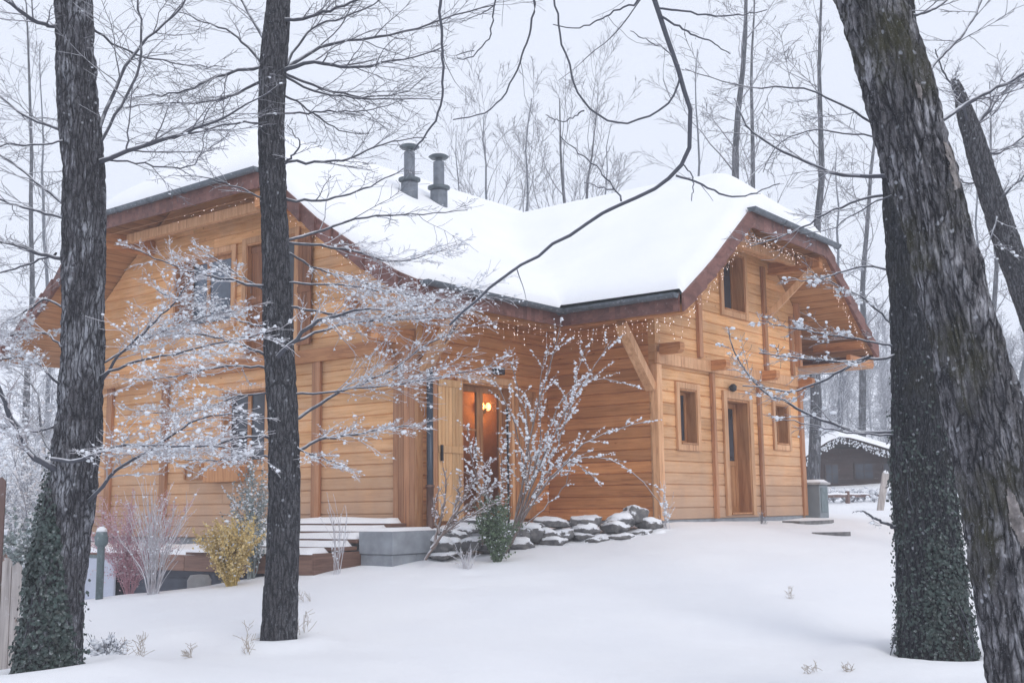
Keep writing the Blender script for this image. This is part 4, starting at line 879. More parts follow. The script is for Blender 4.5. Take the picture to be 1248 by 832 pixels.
# ================================================================== TREES
def norm(a): return a/max(1e-9, np.linalg.norm(a))
class Sp: pass
def species(**k):
    s = Sp(); s.lv = 3; s.n = (9, 7, 5, 4); s.lr = (.5, .45, .45, .45); s.ang = (.8, .8, .8, .7); s.wig = (.10, .16, .2, .25); s.trop = (0, .02, .02, 0); s.flat = .55; s.rmin = .0028; s.rr = .5; s.t0 = .2; s.seg = .16; s.taper = .3
    s.__dict__.update(k); return s
def grow(p, d, Ln, r, lv, sp, rg, out):
    n = max(4, min(12, int(Ln/sp.seg)+2)); st = Ln/(n-1); pts = [p]; d = norm(d)
    W = rg.normal(size=(n, 3))*sp.wig[lv]; W[:, 2] *= .8; tr = sp.trop[lv]
    for i in range(n-1):
        d = d+W[i]; d[2] += tr; d = d/math.sqrt(d@d); p = p+d*st; pts.append(p)
    pts = np.array(pts); rad = np.maximum(np.linspace(r, r*sp.taper, n), sp.rmin*.8); out.append((pts, rad, lv))
    if lv+1 < sp.lv: spawn(pts, rad, Ln, lv, sp, rg, out)
def spawn(pts, rad, Ln, lv, sp, rg, out, dens=1.):
    n = len(pts); k = max(1, int(round(sp.n[lv]*dens*rg.uniform(.75, 1.25)))); side = rg.choice([-1, 1]); tN = norm(pts[-1]-pts[0])
    hz = np.cross(tN, (0, 0, 1)); hz = norm(hz) if np.linalg.norm(hz) > .3 else norm(rg.normal(size=3))
    vt = np.cross(tN, hz)
    for j in range(k):
        t = sp.t0+(1-sp.t0)*(j+rg.random())/k; f = t*(n-1); i = min(int(f), n-2); q = pts[i]+(pts[i+1]-pts[i])*(f-i); rr = rad[i]+(rad[i+1]-rad[i])*(f-i)
        tg = norm(pts[i+1]-pts[i]); a = sp.ang[lv]*rg.uniform(.7, 1.25); side = -side
        lat = side*hz+vt*rg.normal()*sp.flat; lat = norm(lat)
        dd = tg*math.cos(a)+lat*math.sin(a); L2 = Ln*sp.lr[lv]*(1.15-.6*t)*rg.uniform(.6, 1.25)
        grow(q, dd, L2, max(sp.rmin, rr*sp.rr), lv+1, sp, rg, out)
def smooth_poly(pts, n):
    pts = np.array(pts, float); m = len(pts); s = np.concatenate([[0], np.cumsum(np.linalg.norm(np.diff(pts, axis=0), axis=1))]); t = np.linspace(0, s[-1], n)
    P = np.stack([np.interp(t, s, pts[:, i]) for i in range(pts.shape[1])], 1)
    for _ in range(3): P[1:-1] = (P[:-2]+2*P[1:-1]+P[2:])/4
    return P
def tree_root(name, foot, **k): return empty(name, tuple(foot), **k)
def near_trunk(rows, d, foot, root, mat, amp=.012, fine=30., seed=0, k=150, rows_n=520, lump=.05, knots=()):
    """rows: (y_px, centre_px, width_px), top to bottom"""
    P = []; R = []
    for r in rows:
        y, c, w = r[:3]; dd = r[3] if len(r) > 3 else d
        p = at(c, y, dd); P.append(p); R.append(w/2*dd/F)
    P = np.array(P); s = np.concatenate([[0], np.cumsum(np.linalg.norm(np.diff(P, axis=0), axis=1))]); t = np.linspace(0, s[-1], rows_n)
    C = np.stack([np.interp(t, s, P[:, i]) for i in range(3)], 1); R = np.interp(t, s, R)
    ker = np.ones(25)/25; pad = lambda a: np.pad(a, 12, mode='edge') ; pl = lambda a: np.pad(a, 12, mode='reflect', reflect_type='odd')
    C = np.stack([np.convolve(pl(C[:, i]), ker, 'valid') for i in range(3)], 1); R = np.convolve(pad(R), ker, 'valid')
    T = np.gradient(C, axis=0); T /= np.linalg.norm(T, axis=1)[:, None]; a = np.cross(T, (0, 1., 0)); a /= np.linalg.norm(a, axis=1)[:, None]; b = np.cross(T, a)
    th = np.arange(k)*2*np.pi/k; g_t, g_s = np.meshgrid(th, t, indexing='xy'); Rm_ = R[:, None]; o = seed*7.3
    x = np.cos(g_t)*Rm_.mean()*fine; y = np.sin(g_t)*Rm_.mean()*fine; tw = g_s*1.2
    big = PN(np.cos(g_t)*1.3+o, np.sin(g_t)*1.3, g_s*1.1)
    wob = .6*PN(np.cos(g_t)*2.5+o, np.sin(g_t)*2.5, g_s*2.2)
    n1 = np.abs(PN(x+o+wob, y+wob, g_s*fine*.10)); n2 = np.abs(PN(x*2.1+o, y*2.1+wob, g_s*fine*.28)); n3 = PN(x*4, y*4+o, g_s*fine*1.1)
    h = -amp*(1-np.clip(n1*2.3, 0, 1))*1.7-amp*.8*(1-np.clip(n2*2.2, 0, 1))+amp*.35*n3
    r = Rm_*(1+lump*big)+h
    for (yf, ang, sz, ht) in knots: r = r+ht*np.exp(-(((g_s-yf*t[-1])/sz)**2+((np.angle(np.exp(1j*(g_t-ang))))*Rm_/sz)**2))
    V = C[:, None]+r[..., None]*(np.cos(g_t)[..., None]*a[:, None]+np.sin(g_t)[..., None]*b[:, None])
    idx = np.arange(k*rows_n).reshape(rows_n, k); j = np.roll(idx, -1, 1); Q = np.stack([idx[:-1], j[:-1], j[1:], idx[1:]], -1).reshape(-1, 4)
    npmesh('trunk', V.reshape(-1, 3)-np.array(foot), Q, mat, root, True)
    return C, R, V
def proj(P):
    q = P-CAMP; z = q@fw; return CX+F*(q@RT)/z, CY-F*(q@UP)/z
def limb(px, d0, d1, w0, w1, n=18):
    """px: pixel polyline -> world polyline, depth from d0 to d1, width in px"""
    m = len(px); P = np.array([at(x, y, d0+(d1-d0)*i/(m-1)) for i, (x, y) in enumerate(px)]); P = smooth_poly(P, n)
    rj = np.random.default_rng(int(abs(px[0][0]*7+px[-1][1]*13))); P[1:-1] += rj.normal(size=(n-2, 3))*.9*d0/F
    dd = np.linspace(d0, d1, n); return P, np.linspace(w0, w1, n)/2*dd/F*1.05
def crown(root, foot, limbs, sp, seed, dens=1., mats=('limb', 'twig'), clump=0, csz=(.010, .024), cmat='clump', clumpz=None, kmin=3, leaf=None, sep=True):
    rg = np.random.default_rng(seed); out = []
    for it in limbs:
        P, R = it[0], it[1]; dn = it[2] if len(it) > 2 else 1.
        out.append((P, R, -1)); Ls = np.linalg.norm(np.diff(P, axis=0), axis=1).sum()
        spawn(P, R, Ls*(it[3] if len(it) > 3 else 1.), 0, sp, rg, out, dn*dens)
    f = np.array(foot)
    if sep:
        for p, r, l in out:
            if l < 0: tubes_mesh('limb', [(p-f, r)], 7, M[mats[0]], root)
        tubes_mesh('crown', [(p-f, r) for p, r, l in out if l >= 0], kmin, M[mats[1]], root)
    else: tubes_mesh('crown', [(p-f, r) for p, r, l in out], kmin+1, M[mats[1]], root)
    def along(pr, lo=0, zf=None):
        C = []
        for p, r, l in out:
            if l < lo: continue
            nc = rg.poisson(pr*(1. if zf is None else zf(p.mean(0)))*np.linalg.norm(p[-1]-p[0])*10)
            if nc:
                t = rg.uniform(.15, 1, nc)*(len(p)-1); i = np.minimum(t.astype(int), len(p)-2); C.append(p[i]+(p[i+1]-p[i])*(t-i)[:, None]+rg.normal(size=(nc, 3))*.008-f)
        return np.concatenate(C) if C else np.zeros((0, 3))
    if clump:
        C = along(clump, 0, clumpz); blobs_mesh('snow_clumps', C, rg.uniform(*csz, len(C))*(rg.random(len(C))**1.5*.9+.45), M[cmat], root, .9, rg)
    if leaf:
        C = along(leaf[1], -1); C = C+rg.normal(size=C.shape)*leaf[3]; leaves_mesh('foliage', C, rg.uniform(.6, 1.3, len(C))*leaf[2], M[leaf[0]], root, None, rg)
    return out

def foot_of(px, py, d, dz=0):
    p = at(px, py, d); return np.array([p[0], p[1], gz(p[0], p[1])])

SPN = species(lv=3, n=(11, 8, 5), lr=(.42, .42, .4), ang=(.85, .75, .7), wig=(.09, .14, .2), trop=(.01, .015, 0), flat=.35, rmin=.0030, rr=.5, seg=.12)
# ---------- T1 : ivy-clad trunk on the left
D1 = 10.3; f1_ = foot_of(62, 826, D1); TRUNKB.append((f1_[0], f1_[1], .38))
t1 = tree_root('broadleaf_tree', f1_, label='large dark trunk at far left with pale bark streaks and ivy climbing its foot', cat='tree')
rows1 = [(-420, 84, 34, D1), (-120, 88, 45), (0, 89, 49), (100, 93, 51), (180, 101, 54), (250, 103, 54), (400, 101, 54), (500, 98, 57), (560, 93, 60), (620, 84, 62), (700, 72, 66), (770, 64, 70), (826, 60, 78), (860, 58, 92)]
C1, R1, V1 = near_trunk([r[:3]+(D1,) for r in rows1], D1, f1_, t1, M['bark1'], .017, 20, 1)
Lm = []
def A(px, d0, d1, w0, w1, dn=1., ls=1.):
    a, b = np.array(px[0], float), np.array(px[1], float); px = [tuple(a-(b-a)/np.linalg.norm(b-a)*9)]+list(px)
    Lm.append((*limb(px, d0, d1, w0, w1), dn, ls))
d = D1
A([(122, 197), (150, 185), (182, 175), (232, 161), (280, 140), (330, 112)], d, d-.5, 7, 1.5, 1.3)
A([(124, 148), (138, 108), (160, 70), (173, 48), (200, 35), (232, -5), (250, -40)], d, d+.6, 5, 2, 1.2)
A([(124, 170), (145, 130), (170, 92), (175, 50), (168, 5), (165, -40)], d, d+.2, 4, 2, 1.)
A([(114, 36), (150, 60), (178, 72), (230, 80), (275, 82)], d, d+.8, 3.5, 1, 1.)
A([(124, 195), (170, 198), (215, 208), (245, 200), (250, 160)], d, d+.4, 3, 1, .8)
A([(66, 32), (45, 28), (25, 15), (0, -5), (-60, -40)], d, d-.8, 6, 3, 1.)
A([(76, 160), (50, 150), (25, 138), (0, 118), (-50, 80)], d, d+.5, 4, 2, 1.)
A([(76, 172), (40, 178), (0, 177), (-60, 185)], d, d-.6, 3, 1.5, 1.)
A([(79, 250), (50, 228), (25, 205), (0, 190), (-50, 150)], d, d+.9, 4, 2, 1.)
A([(79, 265), (50, 258), (25, 252), (0, 243), (-60, 238)], d, d+.2, 3.5, 2, 1.)
A([(76, 315), (56, 314), (30, 300), (0, 292), (-60, 282)], d, d-.2, 5, 3, .9)
A([(60, 312), (35, 322), (0, 332), (-60, 350)], d, d+.6, 3, 1.5, 1.)
SPL = SPN
crown(t1, f1_, Lm, SPL, 21, 1.15, clump=.12, csz=(.006, .012)); 
# low frosted limbs between the two left trunks and towards the left edge
Lm = []
A([(128, 458), (150, 425), (182, 400), (210, 372), (236, 336)], d, d-.3, 4, 1.5, 1.4)
A([(128, 456), (170, 437), (215, 432), (262, 418), (300, 410), (330, 404)], d, d-.9, 4, 1.2, 1.5, 1.)
A([(128, 440), (165, 420), (205, 400), (240, 388), (290, 378)], d, d+.5, 3, 1.2, 1.6)
A([(108, 612), (128, 588), (155, 560), (185, 548), (215, 528), (235, 508), (285, 503)], d, d-.6, 5, 1.5, 1.6)
A([(70, 572), (50, 565), (30, 545), (15, 515), (0, 478), (-30, 430)], d-.1, d-.6, 9, 4, .8)
A([(72, 560), (98, 563), (125, 548), (165, 538), (200, 545), (250, 540), (300, 548)], d-.25, d-.7, 5, 1.5, 1.6)
A([(66, 555), (50, 530), (48, 480), (30, 455), (0, 445)], d, d+.5, 3.5, 1.2, 1.2)
A([(72, 470), (45, 440), (20, 432), (-10, 440), (-50, 430)], d, d-.5, 3.5, 1.2, 1.6)
A([(72, 420), (50, 400), (25, 405), (0, 412), (-40, 420)], d, d+.5, 3, 1., 1.8)
A([(72, 370), (55, 360), (25, 385), (0, 395), (-50, 410)], d, d+.2, 3, 1., 1.6)
A([(66, 520), (40, 528), (15, 520), (-20, 520)], d, d+.5, 3, 1., 1.6)
SPF = species(lv=3, n=(13, 9, 4), lr=(.36, .42, .42), ang=(.75, .7, .7), wig=(.08, .15, .2), trop=(-.005, .0, 0), flat=.32, rmin=.0026, rr=.5, seg=.09)
crown(t1, f1_, Lm, SPF, 22, 1.6, ('limb', 'twig_frost'), clump=.75, csz=(.007, .0165))
# ---------- T2
D2 = 12.; f2_ = foot_of(340, 787, D2); TRUNKB.append((f2_[0], f2_[1], .22))
t2 = tree_root('broadleaf_tree', f2_, label='slender dark trunk left of the middle, standing alone in the snow before the deck', cat='tree')
rows2 = [(-460, 352, 24), (-100, 343, 28), (0, 340, 30), (70, 333, 37), (150, 330, 34), (280, 335, 34), (380, 338, 37), (450, 341, 39), (520, 345, 38), (600, 347, 40), (700, 343, 42), (760, 341, 43), (787, 340, 46), (815, 339, 52)]
C2, R2, V2 = near_trunk([r+(D2,) for r in rows2], D2, f2_, t2, M['bark2'], .009, 28, 2, k=120)
Lm = []; d = D2
A([(315, 82), (285, 85), (255, 98), (215, 115), (165, 118)], d, d-.5, 5, 1.2, 1.4)
A([(316, 100), (280, 118), (240, 128), (195, 125), (150, 132)], d, d+.6, 4, 1.2, 1.4)
A([(316, 150), (280, 150), (250, 158), (205, 170), (165, 176)], d, d+.3, 3, 1., 1.2)
A([(318, 75), (290, 45), (265, 30), (240, 25), (200, 5)], d, d+.4, 4, 1., 1.2)
A([(320, 45), (300, 10), (280, -20), (260, -60)], d, d+.6, 4, 1.5, 1.)
A([(318, 240), (290, 230), (255, 215), (205, 214)], d, d-.4, 2.5, .8, 1.)
A([(349, 83), (370, 68), (391, 55), (430, 46), (483, 45), (532, 24), (604, 6)], d, d+.8, 5, 1.5, 1.3)
A([(350, 24), (375, 22), (410, 10), (440, 0), (480, -20)], d, d-.5, 5, 2, 1.2)
A([(349, 85), (375, 72), (398, 74), (415, 85), (440, 82), (500, 72), (545, 55)], d, d-.6, 6, 1.2, 1.3)
A([(349, 90), (370, 100), (400, 112), (430, 118), (465, 118), (500, 112), (520, 92)], d, d+.9, 4, 1., 1.2)
A([(348, 92), (368, 108), (400, 115), (445, 121), (480, 122), (515, 120), (538, 122)], d, d+.5, 3.5, 1., 1.)
A([(349, 78), (380, 30), (430, 20), (470, -5)], d, d+.3, 3.5, 1.5, 1.)
A([(348, 118), (372, 130), (392, 148), (415, 160), (450, 163)], d, d+.7, 3, 1., 1.)
A([(348, 138), (400, 137), (450, 136), (490, 122)], d, d+.3, 3, 1., 1.)
A([(350, 197), (380, 197), (420, 197), (455, 180), (480, 170), (520, 168)], d, d+.5, 4, 1.2, 1.1)
A([(351, 195), (362, 185), (368, 175), (350, 152)], d, d-.3, 3, 1., .8)
A([(352, 242), (375, 246), (405, 243), (440, 233), (470, 218), (492, 205)], d, d+.4, 4, 1.2, .6)
A([(354, 292), (385, 286), (415, 270), (450, 262), (490, 262), (530, 260), (570, 256)], d, d+.8, 4, 1., .8)
crown(t2, f2_, Lm, SPL, 23, 1.1, clump=.12, csz=(.006, .012))
Lm = []
A([(354, 296), (395, 300), (440, 305), (470, 322), (500, 318), (545, 303)], d, d+.6, 4, 1., 1.3)
A([(354, 310), (390, 330), (430, 340), (470, 352), (500, 355)], d, d+.4, 3, 1., 1.5)
A([(356, 345), (395, 345), (430, 350), (480, 355), (520, 362), (560, 372)], d, d-.5, 3, 1., 1.7)
A([(359, 375), (395, 382), (430, 385), (470, 392), (510, 388), (560, 385)], d, d+.5, 3.5, 1., 1.7)
A([(345, 428), (372, 400), (405, 382), (450, 376), (510, 372)], d-.3, d-.6, 6, 1.5, 1.6)
A([(358, 418), (395, 398), (430, 394), (480, 385), (530, 372), (585, 350)], d, d+.9, 4, 1.2, 1.4)
A([(362, 508), (385, 495), (420, 472), (450, 465), (482, 450), (500, 430), (560, 400)], d, d+.7, 4.5, 1., 1.3)
A([(363, 480), (400, 478), (440, 472), (475, 470), (520, 462), (600, 445)], d, d+.4, 3, 1., 1.4)
A([(363, 548), (395, 533), (430, 530), (465, 522), (510, 518)], d, d+.3, 4.5, 1.2, 1.6)
A([(363, 545), (380, 555), (400, 560), (430, 572)], d, d-.2, 2.5, .8, 1.2)
A([(320, 350), (290, 343), (250, 336), (205, 322), (160, 302)], d, d-.4, 4, 1., 1.2)
A([(321, 352), (290, 335), (260, 315), (240, 300)], d, d+.3, 2.5, 1., .9)
A([(324, 432), (290, 420), (260, 408), (215, 405), (175, 408)], d, d-.3, 4, 1.2, 1.6)
A([(323, 448), (290, 443), (250, 450), (200, 462), (150, 462)], d, d+.6, 3.5, 1., 1.7)
A([(324, 398), (300, 392), (270, 380), (230, 372), (190, 352)], d, d+.4, 3, 1., 1.5)
A([(326, 532), (300, 530), (270, 540), (225, 545), (180, 556)], d, d-.5, 4, 1.2, 1.7)
A([(326, 555), (300, 556), (260, 562), (225, 560)], d, d+.2, 3, 1., 1.3)
A([(324, 480), (300, 478), (270, 490), (230, 505), (170, 500)], d, d+.5, 3, 1., 1.7)
crown(t2, f2_, Lm, SPF, 24, 1.4, ('limb', 'twig_frost'), clump=.7, csz=(.007, .0165))
# ---------- T3 upright ivy tree on the right, T4 leaning trunk in front of it
D3 = 11.5; f3_ = foot_of(1142, 804, D3); TRUNKB.append((f3_[0], f3_[1], .42))
t3 = tree_root('broadleaf_tree', f3_, label='thick upright trunk with ivy-matted foot behind the massive leaning trunk', cat='tree')
rows3 = [(-420, 1050, 44), (0, 1085, 58), (200, 1106, 68), (300, 1114, 69), (400, 1122, 72), (500, 1124, 74), (600, 1126, 77), (700, 1134, 80), (760, 1139, 84), (804, 1142, 90), (830, 1142, 98)]
C3, R3, V3 = near_trunk([r+(D3,) for r in rows3], D3, f3_, t3, M['bark3'], .016, 20, 3, k=150, rows_n=480)
Lm = []; d = D3
A([(1080, 238), (1050, 243), (1020, 252), (990, 270), (955, 288), (915, 300)], d, d+.5, 4, 1.2, .9)
A([(1086, 433), (1060, 438), (1035, 442), (1000, 440), (960, 434), (925, 430)], d, d-.3, 4, 1.5, 1.6, .6)
A([(1052, 438), (1025, 450), (1000, 466), (975, 476), (955, 478), (930, 472), (905, 470)], d-.2, d+.5, 4, 1.5, .8)
A([(1086, 527), (1060, 530), (1038, 526), (1012, 516), (990, 509), (962, 492), (921, 472), (902, 450), (893, 425), (888, 400)], d, d+.7, 5, 1.2, 1.2, .6)
A([(1086, 530), (1045, 528), (1010, 522), (975, 515), (940, 508)], d, d-.2, 3, 1., .5, .6)
A([(1086, 640), (1074, 636), (1062, 630), (1051, 622)], d, d-.2, 5, 2, .3)
A([(1086, 330), (1060, 322), (1030, 330), (990, 345), (960, 338)], d, d+.4, 3, 1., 1.3, .7)
A([(1086, 395), (1050, 360), (1010, 345), (985, 330)], d, d+.5, 3, 1., 1.3, .7)
A([(1086, 423), (1040, 412), (1000, 405), (950, 398), (925, 390)], d, d+.2, 3, 1., 1.8, .7)
crown(t3, f3_, Lm, SPL, 25, .8, ('limb', 'twig'), clump=.5, csz=(.010, .022), clumpz=lambda c: 1. if c[0] < 3.9 and c[2] < 4 else .2)
D4 = 8.3; f4_ = at(1272, 832, D4); f4_ = np.array([f4_[0]+.06, f4_[1], gz(f4_[0], f4_[1])]); TRUNKB.append((f4_[0], f4_[1], .42))
t4 = tree_root('broadleaf_tree', f4_, label='massive leaning trunk at the right with mossy, white-flecked furrowed bark', cat='tree')
rows4 = [(-460, 900, 80), (-200, 990, 84), (0, 1060, 86), (50, 1076, 90), (100, 1094, 92), (182, 1114, 90), (264, 1140, 84), (341, 1158, 88), (409, 1174, 88), (460, 1187, 92), (534, 1211, 100), (628, 1230, 110), (692, 1238, 110), (753, 1250, 106), (832, 1262, 106), (960, 1278, 120), (1080, 1288, 150)]
C4, R4, V4 = near_trunk([r+(D4,) for r in rows4], D4, f4_, t4, M['bark4'], .024, 15, 4, k=210, rows_n=640, lump=.04, knots=((.70, 4.5, .07, .035), (.745, 4.3, .06, .03)))
mb = MB()
Lm = []; d = D4
A([(1092, 214), (1045, 216), (1016, 212), (980, 196), (936, 176), (905, 150), (895, 120)], d, d+.8, 6, 1.5, .9, .8)
A([(1082, 160), (1060, 150), (1030, 130), (1000, 112), (965, 104), (925, 108), (880, 100), (835, 84)], d, d+.6, 3.5, 1., .9, .8)
A([(1088, 172), (1060, 165), (1020, 160), (975, 158), (945, 175), (930, 210)], d, d+.2, 2.5, 1., .8, .8)
A([(1136, 82), (1155, 62), (1178, 38), (1192, 10), (1205, -20)], d, d+.6, 4, 2, .8)
A([(1152, 144), (1175, 130), (1205, 112), (1248, 90), (1290, 70)], d, d+.4, 6, 3, 1.)
A([(1106, 20), (1130, 16), (1150, 5), (1170, -15)], d, d+.8, 5, 2, 1.)
A([(1104, 232), (1075, 240), (1040, 262), (1010, 280), (975, 285)], d-.1, d+.4, 2.5, .8, .6)
crown(t4, f4_, Lm, SPL, 26, .7, clump=.10, csz=(.006, .011))
# pale wounds where the bark is gone
M['scar'] = flat('bare wood', (.20, .18, .175), .9, 0, .6, 16, .8, frost=.35)
def scar(C, R, V, px, py, hw_, hh_, foot, root, lab, seed, off=.006):
    X, Y = proj(V); nr = V-C[:, None]; nr /= np.linalg.norm(nr, axis=2, keepdims=True); fr = (nr@np.array([0, 1., 0])) < .1
    q = ((X-px-(Y-py)*.25)/hw_)**2+((Y-py)/hh_)**2+.55*PN(X/hw_*1.2, Y/hh_*1.7, seed); m_ = fr & (q < 1)
    mr = R[:, None]*.5+.5*np.linalg.norm(V-C[:, None], axis=2); P = C[:, None]+nr*(mr+off*np.clip(1-q, -.3, 1)+.001)[..., None]
    n, k = m_.shape; idx = np.arange(n*k).reshape(n, k); j = np.roll(idx, -1, 1); mm = m_[:-1] & m_[1:] & np.roll(m_, -1, 1)[:-1]; Q = np.stack([idx[:-1], j[:-1], j[1:], idx[1:]], -1)[mm]
    if len(Q): Vv, Q = compact(P.reshape(-1, 3)-np.array(foot), Q); npmesh('scar', Vv, Q, M['scar'], root, True, label=lab)
scar(C4, R4, V4, 1157, 200, 6, 30, f4_, t4, 'long pale wound high on the trunk', 1.5, .014); scar(C4, R4, V4, 1238, 628, 9, 36, f4_, t4, 'pale stripped patch low on the trunk', 2.5, .014); scar(C4, R4, V4, 1118, 110, 4, 14, f4_, t4, 'small pale notch', 3.5, .014)
# ---------- T5 leaning tree behind at the right edge
D5 = 16.; b5 = at(1330, 640, D5); f5_ = np.array([b5[0], b5[1], gz(b5[0], b5[1])])
t5 = tree_root('broadleaf_tree', f5_, label='smaller dark leaning trunk behind the massive leaning trunk, at the right edge', cat='tree')
near_trunk([(96, 1164, 6, D5), (112, 1168, 14, D5), (128, 1173, 21, D5), (150, 1181, 26, D5), (210, 1199, 30, D5), (290, 1225, 33, D5), (370, 1254, 35, D5), (470, 1290, 38, D5), (640, 1330, 44, D5), (700, 1335, 50, D5)], D5, f5_, t5, M['bark2'], .010, 24, 5, k=70, rows_n=240)
Lm = []; d = D5
A([(1185, 165), (1200, 140), (1215, 120), (1240, 95), (1270, 80)], d, d+.5, 6, 2, 1.3)
A([(1180, 150), (1172, 120), (1150, 90), (1140, 60)], d, d-.4, 4, 1.5, 1.3)
A([(1190, 180), (1215, 190), (1240, 172), (1275, 150)], d, d+.8, 4, 1.5, 1.3)
A([(1205, 215), (1180, 225), (1165, 215), (1150, 225)], d, d+.5, 3, 1, 1.)
A([(1215, 265), (1198, 320), (1180, 330)], d, d-.5, 3, 1, 1.)
A([(1212, 260), (1225, 235), (1248, 215), (1280, 195)], d, d-.3, 4, 1.5, 1.2)
crown(t5, f5_, Lm, SPL, 27, 1.1, clump=.35, csz=(.012, .022))
# ---------- tree behind the camera whose long shoots hang into the top of the picture
fo = np.array([2.6, -2.6, gz(2.6, -2.6)]); to = tree_root('broadleaf_tree', fo, label='tree whose long dark shoots hang from the top edge over the snowy roof', cat='tree')
tp = np.array([(2.6, -2.6, fo[2]-.2), (2.55, -2.5, fo[2]+2), (2.4, -2.2, fo[2]+4.2), (2.1, -1.2, fo[2]+6.2), (1.6, .8, fo[2]+7.4), (1.1, 3.2, fo[2]+7.6), (.6, 5.4, fo[2]+7.0)])
P = smooth_poly(tp, 40); V, Q = tube_arrays(P[None], np.linspace(.2, .035, 40)[None], 14); npmesh('trunk', V-fo, Q, M['bark2'], to, True)
Lm = []; d = 7.2
def top(px, w0, w1, dn, d0=7.2, d1=7.2, ls=1.):
    P0, R0 = limb(px, d0, d1, w0, w1, 26); e = P[-1-int(abs(px[0][0]-700) > 90)*4]; K = smooth_poly(np.array([e, (e+P0[0])/2+np.array([0, 0, .35]), P0[0]]), 8)
    Lm.append((np.concatenate([K[:-1], P0]), np.concatenate([np.linspace(R0[0]*1.5, R0[0], 7), R0]), dn, ls))
top([(790, -30), (800, 10), (812, 45), (824, 78), (838, 112), (848, 145), (846, 172), (838, 200), (820, 222), (790, 236), (755, 246), (722, 268), (690, 290), (640, 320), (600, 345), (570, 375), (548, 396)], 6.5, 3, .25, 7.2, 8.0, .25)
top([(536, -40), (537, 20), (538, 60), (541, 80), (539, 115), (535, 142), (520, 162), (504, 184)], 4, 2.2, .12, 7.0, 7.2, .2)
top([(650, -40), (652, 8), (645, 45), (632, 82), (612, 122), (592, 137), (570, 145), (552, 146)], 3, 1.6, .12, 7.3, 7.3, .2)
top([(606, -40), (601, 28), (595, 50), (583, 62), (572, 72), (557, 74), (552, 67), (562, 63), (578, 62)], 2.4, 1.2, .1, 7.3, 7.3, .2)
top([(672, -30), (678, 20), (688, 60), (697, 100), (712, 128), (735, 148), (768, 154), (790, 142), (812, 132), (826, 112), (830, 90)], 2.4, 2.6, .2, 7.6, 7.35, .2)
top([(786, -30), (778, 5), (750, 12), (722, 30), (700, 36), (674, 30)], 3, 1.2, .35, 7.4, 7.6, .35)
K2 = Lm[0]
def side(px, w0, w1, dn, d0, d1, ls=.4): Lm.append((*limb(px, d0, d1, w0, w1, 18), dn, ls))
side([(800, 10), (830, 13), (865, 19), (900, 21), (935, 12)], 3, 1.2, .5, 7.25, 7.6); side([(806, 20), (840, 40), (865, 50), (890, 66)], 3, 1.2, .5, 7.25, 7.6)
side([(757, 245), (745, 222), (722, 198), (700, 182), (682, 165)], 2.5, 1.2, .5, 7.6, 7.8); side([(824, 214), (850, 222), (875, 235), (905, 242), (925, 232), (950, 224)], 3, 1.4, .4, 7.4, 7.6)
side([(748, 230), (728, 228), (712, 222)], 2, 1, .4, 7.6, 7.8); side([(832, 200), (845, 215), (843, 245)], 1.8, 1, .2, 7.4, 7.4); side([(712, 135), (685, 150), (665, 140)], 2, 1, .3, 7.5, 7.6)
side([(828, 80), (812, 60), (790, 50), (768, 38)], 2, 1, .4, 7.2, 7.3); side([(604, 6), (580, 20), (560, 28)], 1.6, .8, .4, 7.3, 7.4)
SPO = species(lv=2, n=(7, 4), lr=(.5, .5), ang=(.7, .7), wig=(.1, .15), trop=(.01, .01), flat=.6, rmin=.0022, rr=.4, seg=.08)
crown(to, fo, Lm, SPO, 30, 1., ('twig_dark', 'twig_dark'))

# ------------------------------------------------------------------ ivy
def ivy(C, R, V, foot, fn, n, lab, seed, sz=(.016, .034), spread=.06):
    rg = np.random.default_rng(seed); O = V-C[:, None]; nr = O/np.linalg.norm(O, axis=2, keepdims=True); X, Y = proj(V); pr = fn(X, Y, nr).clip(0, 1)
    pr = pr*(.25+.9*np.clip(.5+1.2*PN(V[..., 0]*3.5, V[..., 1]*3.5, V[..., 2]*2.5), 0, 1)); pf = pr.ravel()/pr.sum(); ix = rg.choice(pf.size, n, p=pf)
    nn = nr.reshape(-1, 3)[ix]; P = V.reshape(-1, 3)[ix]+nn*(rg.random((n, 1))**3*spread+.010)+rg.normal(size=(n, 3))*.010
    o = empty('ivy', tuple(foot), label=lab, cat='climbing plant'); leaves_mesh('foliage', P-foot, rg.uniform(*sz, n), M['ivy'], o, nn+np.array([0, -.2, .3]), rg)
    st = []
    for i in range(26):
        j = ix[i]; p = V.reshape(-1, 3)[j]+nn[i]*.02; q = p-np.array([rg.normal()*.1, 0, .5]); st.append((smooth_poly([p-foot, (p+q)/2-foot+rg.normal(size=3)*.03, q-foot], 6), np.full(6, .006)))
    tubes_mesh('stem', st, 4, M['limb'], o)
ivy(C1, R1, V1, f1_, lambda X, Y, nr: np.clip((Y-540)/170, 0, 1)*(np.where(X < 78+(Y-700)*.1, 1, .18*np.clip((Y-690)/100, 0, 1)))*(nr[..., 1] < .6), 5200, 'dark green ivy spreading over the left side of the far left trunk', 41, (.013, .029))
ivy(C3, R3, V3, f3_, lambda X, Y, nr: (np.clip((Y-420)/330, 0, 1)*.35+np.clip((Y-560)/200, 0, 1)*(X > 1128))*(nr[..., 1] < .6), 5200, 'dark ivy matted over the lower half of the upright trunk on the right', 42, (.012, .024), .045)

